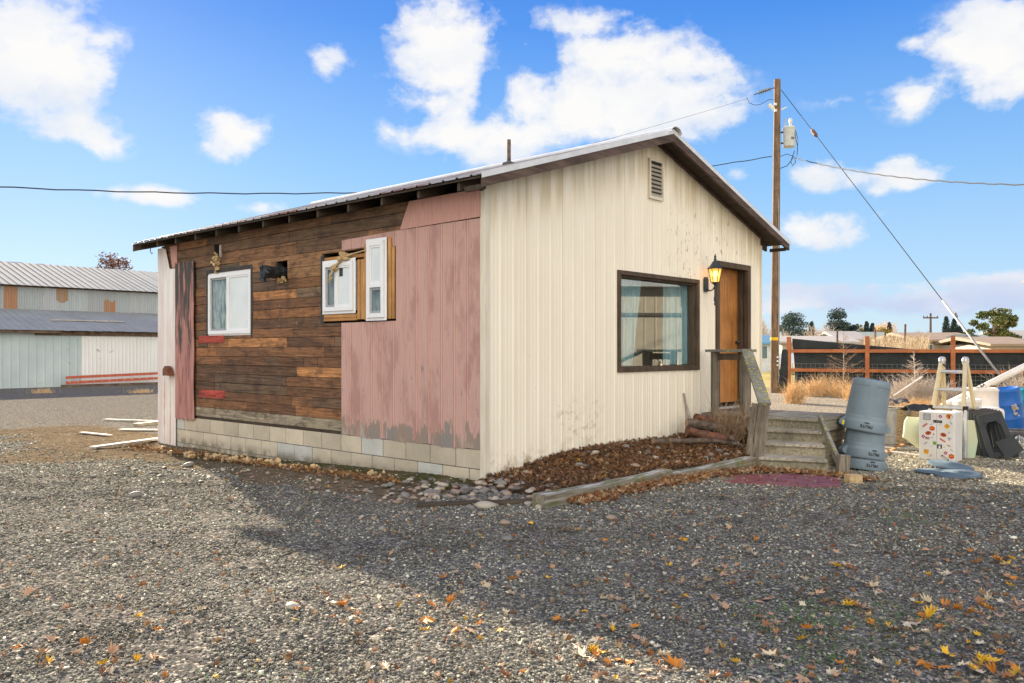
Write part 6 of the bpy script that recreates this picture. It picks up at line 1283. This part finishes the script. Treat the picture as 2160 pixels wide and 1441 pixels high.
def farpole(px, pt, Yd, label, arm=1.1):
    b = at(px, 750, Yd); b.z = gz(b.x, b.y); h = at(px, pt, Yd).z-b.z; e = empty('distant_pole', label, 'utility pole', b, group='far utility poles'); MB().tube([(0,0,0), (0,0,h)], [.2,.14], 8).build('pole', M['bark'], e); MB().box((-arm, -.06, h-.75), (arm, .06, h-.55)).build('crossarm', M['bark'], e)
    mb = MB()
    for x in (-.9*arm, -.45*arm, .9*arm): mb.lathe([(.05,0),(.09,.1),(.03,.22)], 6, c=(x, 0, h-.55))
    mb.build('insulator', M['porcelain'], e)
farpole(1963, 661, 120, 'far utility pole with crossarm left of the cypresses'); farpole(2095, 652, 150, 'far utility pole rising behind the broad green tree'); farpole(2016, 660, 130, 'far pole rising behind the cypress pair', .3)
def house(px0, px1, pye, pyr, Yd, wc, rc, label, dep=8, win=(), gable_px=None, name='house'):
    a = at(px0, 750, Yd); b = at(px1, 750, Yd); a.z = gz(a.x, a.y); wd_ = b.x-a.x; ze = at(px0, pye, Yd).z-a.z; zr_ = at(px0, pyr, Yd*1.0).z-a.z+.0; e = empty(name, label, 'house', a)
    MB().box((0, 0, 0), (wd_, dep, ze)).build('wall', wc, e)
    MB().prism([(-.4, ze-.1), (dep/2, zr_+(zr_-ze)*.06), (dep+.4, ze-.1), (dep+.4, ze+.05), (dep/2, zr_+.25), (-.4, ze+.05)], (-.5, 0, 0), (0, 1, 0), (0, 0, 1), (wd_+1., 0, 0)).build('roof', rc, e)
    for (q0, q1, z0, z1) in win:
        f = MB().box((wd_*q0-.08, -.05, z0-.08), (wd_*q1+.08, -.005, z1+.08)).build('window', M['white_paint'], e); MB().box((wd_*q0, -.09, z0), (wd_*q1, -.051, z1)).build('pane', M['darkpane'], f)
    if gable_px:
        g0 = at(gable_px[0], 750, Yd).x-a.x; g1 = at(gable_px[1], 750, Yd).x-a.x; m_ = (g0+g1)/2; MB().prism([(g0, 0), (g1, 0), (g1, ze), (m_, ze+(g1-g0)*.16), (g0, ze)], (0, -1.2, 0), (1, 0, 0), (0, 0, 1), (0, 1.195, 0)).build('gable_front', wc, e); MB().prism([(g0-.3, ze-.02), (m_, ze+(g1-g0)*.16+.06), (g1+.3, ze-.02), (g1+.3, ze+.12), (m_, ze+(g1-g0)*.16+.22), (g0-.3, ze+.12)], (0, -1.35, 0), (1, 0, 0), (0, 0, 1), (0, 2.5, 0)).build('gable_roof', M['darktrim'], e)
        MB().box((m_-.6, -1.24, 1.1), (m_-.15, -1.201, 2.0)).build('window', M['darkpane'], e); MB().box((m_+.15, -1.24, 1.1), (m_+.6, -1.201, 2.0)).build('window', M['darkpane'], e)
    return e
M['darkpane'] = mat('distant_pane', (.10,.17,.2), rough=.2); M['darktrim'] = mat('dark_green_trim', (.06,.08,.07)); hw = mat('pale_house_wall', (.46,.40,.34), (.42,.37,.31), 1); hr = mat('tan_shingles', (.30,.22,.155), (.24,.175,.125), 2); gr_ = mat('grey_green_roof', (.25,.30,.27), (.2,.25,.23), 2); wr = mat('white_metal_roof', (.40,.37,.34), (.35,.32,.29), 2); br_ = mat('brick_brown', (.28,.12,.07), (.22,.09,.05), 4)
house(1945, 2066, 718, 706, 62, hw, hr, 'long cream house with a tan roof and small front gable', win=((.1,.17,1.2,2.0),(.9,.94,1.2,1.9)), gable_px=(2008, 2050)); house(2098, 2190, 727, 716, 55, hw, hr, 'low house with a tan shingle roof at the right edge'); house(2140, 2230, 716, 700, 85, br_, wr, 'brown gabled house farthest right beyond the fence')
house(1776, 1822, 716, 703, 75, hw, wr, 'white gabled house in front of the golden tree', dep=6); house(1822, 1880, 714, 704, 82, hw, gr_, 'house with a grey green roof behind the weeds', dep=6); house(1650, 1800, 722, 714, 66, hw, wr, 'long low white building behind the fence', dep=5); house(2050, 2098, 722, 711, 66, mat('grey_wall', (.35,.33,.32)), gr_, 'small grey outbuilding beside the cream house', dep=5)
tr = house(1592, 1626, 724, 713, 62, mat('white_trailer_wall', (.60,.64,.66)), mat('faded_blue_trim', (.12,.28,.42)), 'white trailer home with blue trim between shed and pole', dep=4, win=((.45,.75,1.0,1.9),), name='trailer_home')
cr_ = at(1670, 757, 60); mb = None
# small car seen through the gap at the fence end
g = at(1671, 752, 56); g.z = gz(g.x, g.y); e = empty('parked_car', 'small white parked car glimpsed through the fence gap', 'car', g, R(70))
MB().prism([(-2.1,.35),(2.1,.35),(2.15,.75),(1.2,.9),(.7,1.38),(-1.1,1.40),(-1.9,.95),(-2.15,.8)], (0, -.8, 0), (1, 0, 0), (0, 0, 1), (0, 1.6, 0)).build('car_body', M['white_paint'], e, bev=.05)
MB().prism([(-1.6,.92),(1.05,.92),(.62,1.32),(-1.05,1.33)], (0, -.81, 0), (1, 0, 0), (0, 0, 1), (0, 1.62, 0)).build('car_window', M['darkpane'], e)
for x in (-1.3, 1.3):
    for y in (-.8, .65): MB().lathe([(.001,0),(.32,0),(.33,.02),(.33,.14),(.32,.16),(.001,.16)], 20).build('wheel', M['rubber'], e, loc=(x, y+.15, .33), rot=(R(90), 0, 0))
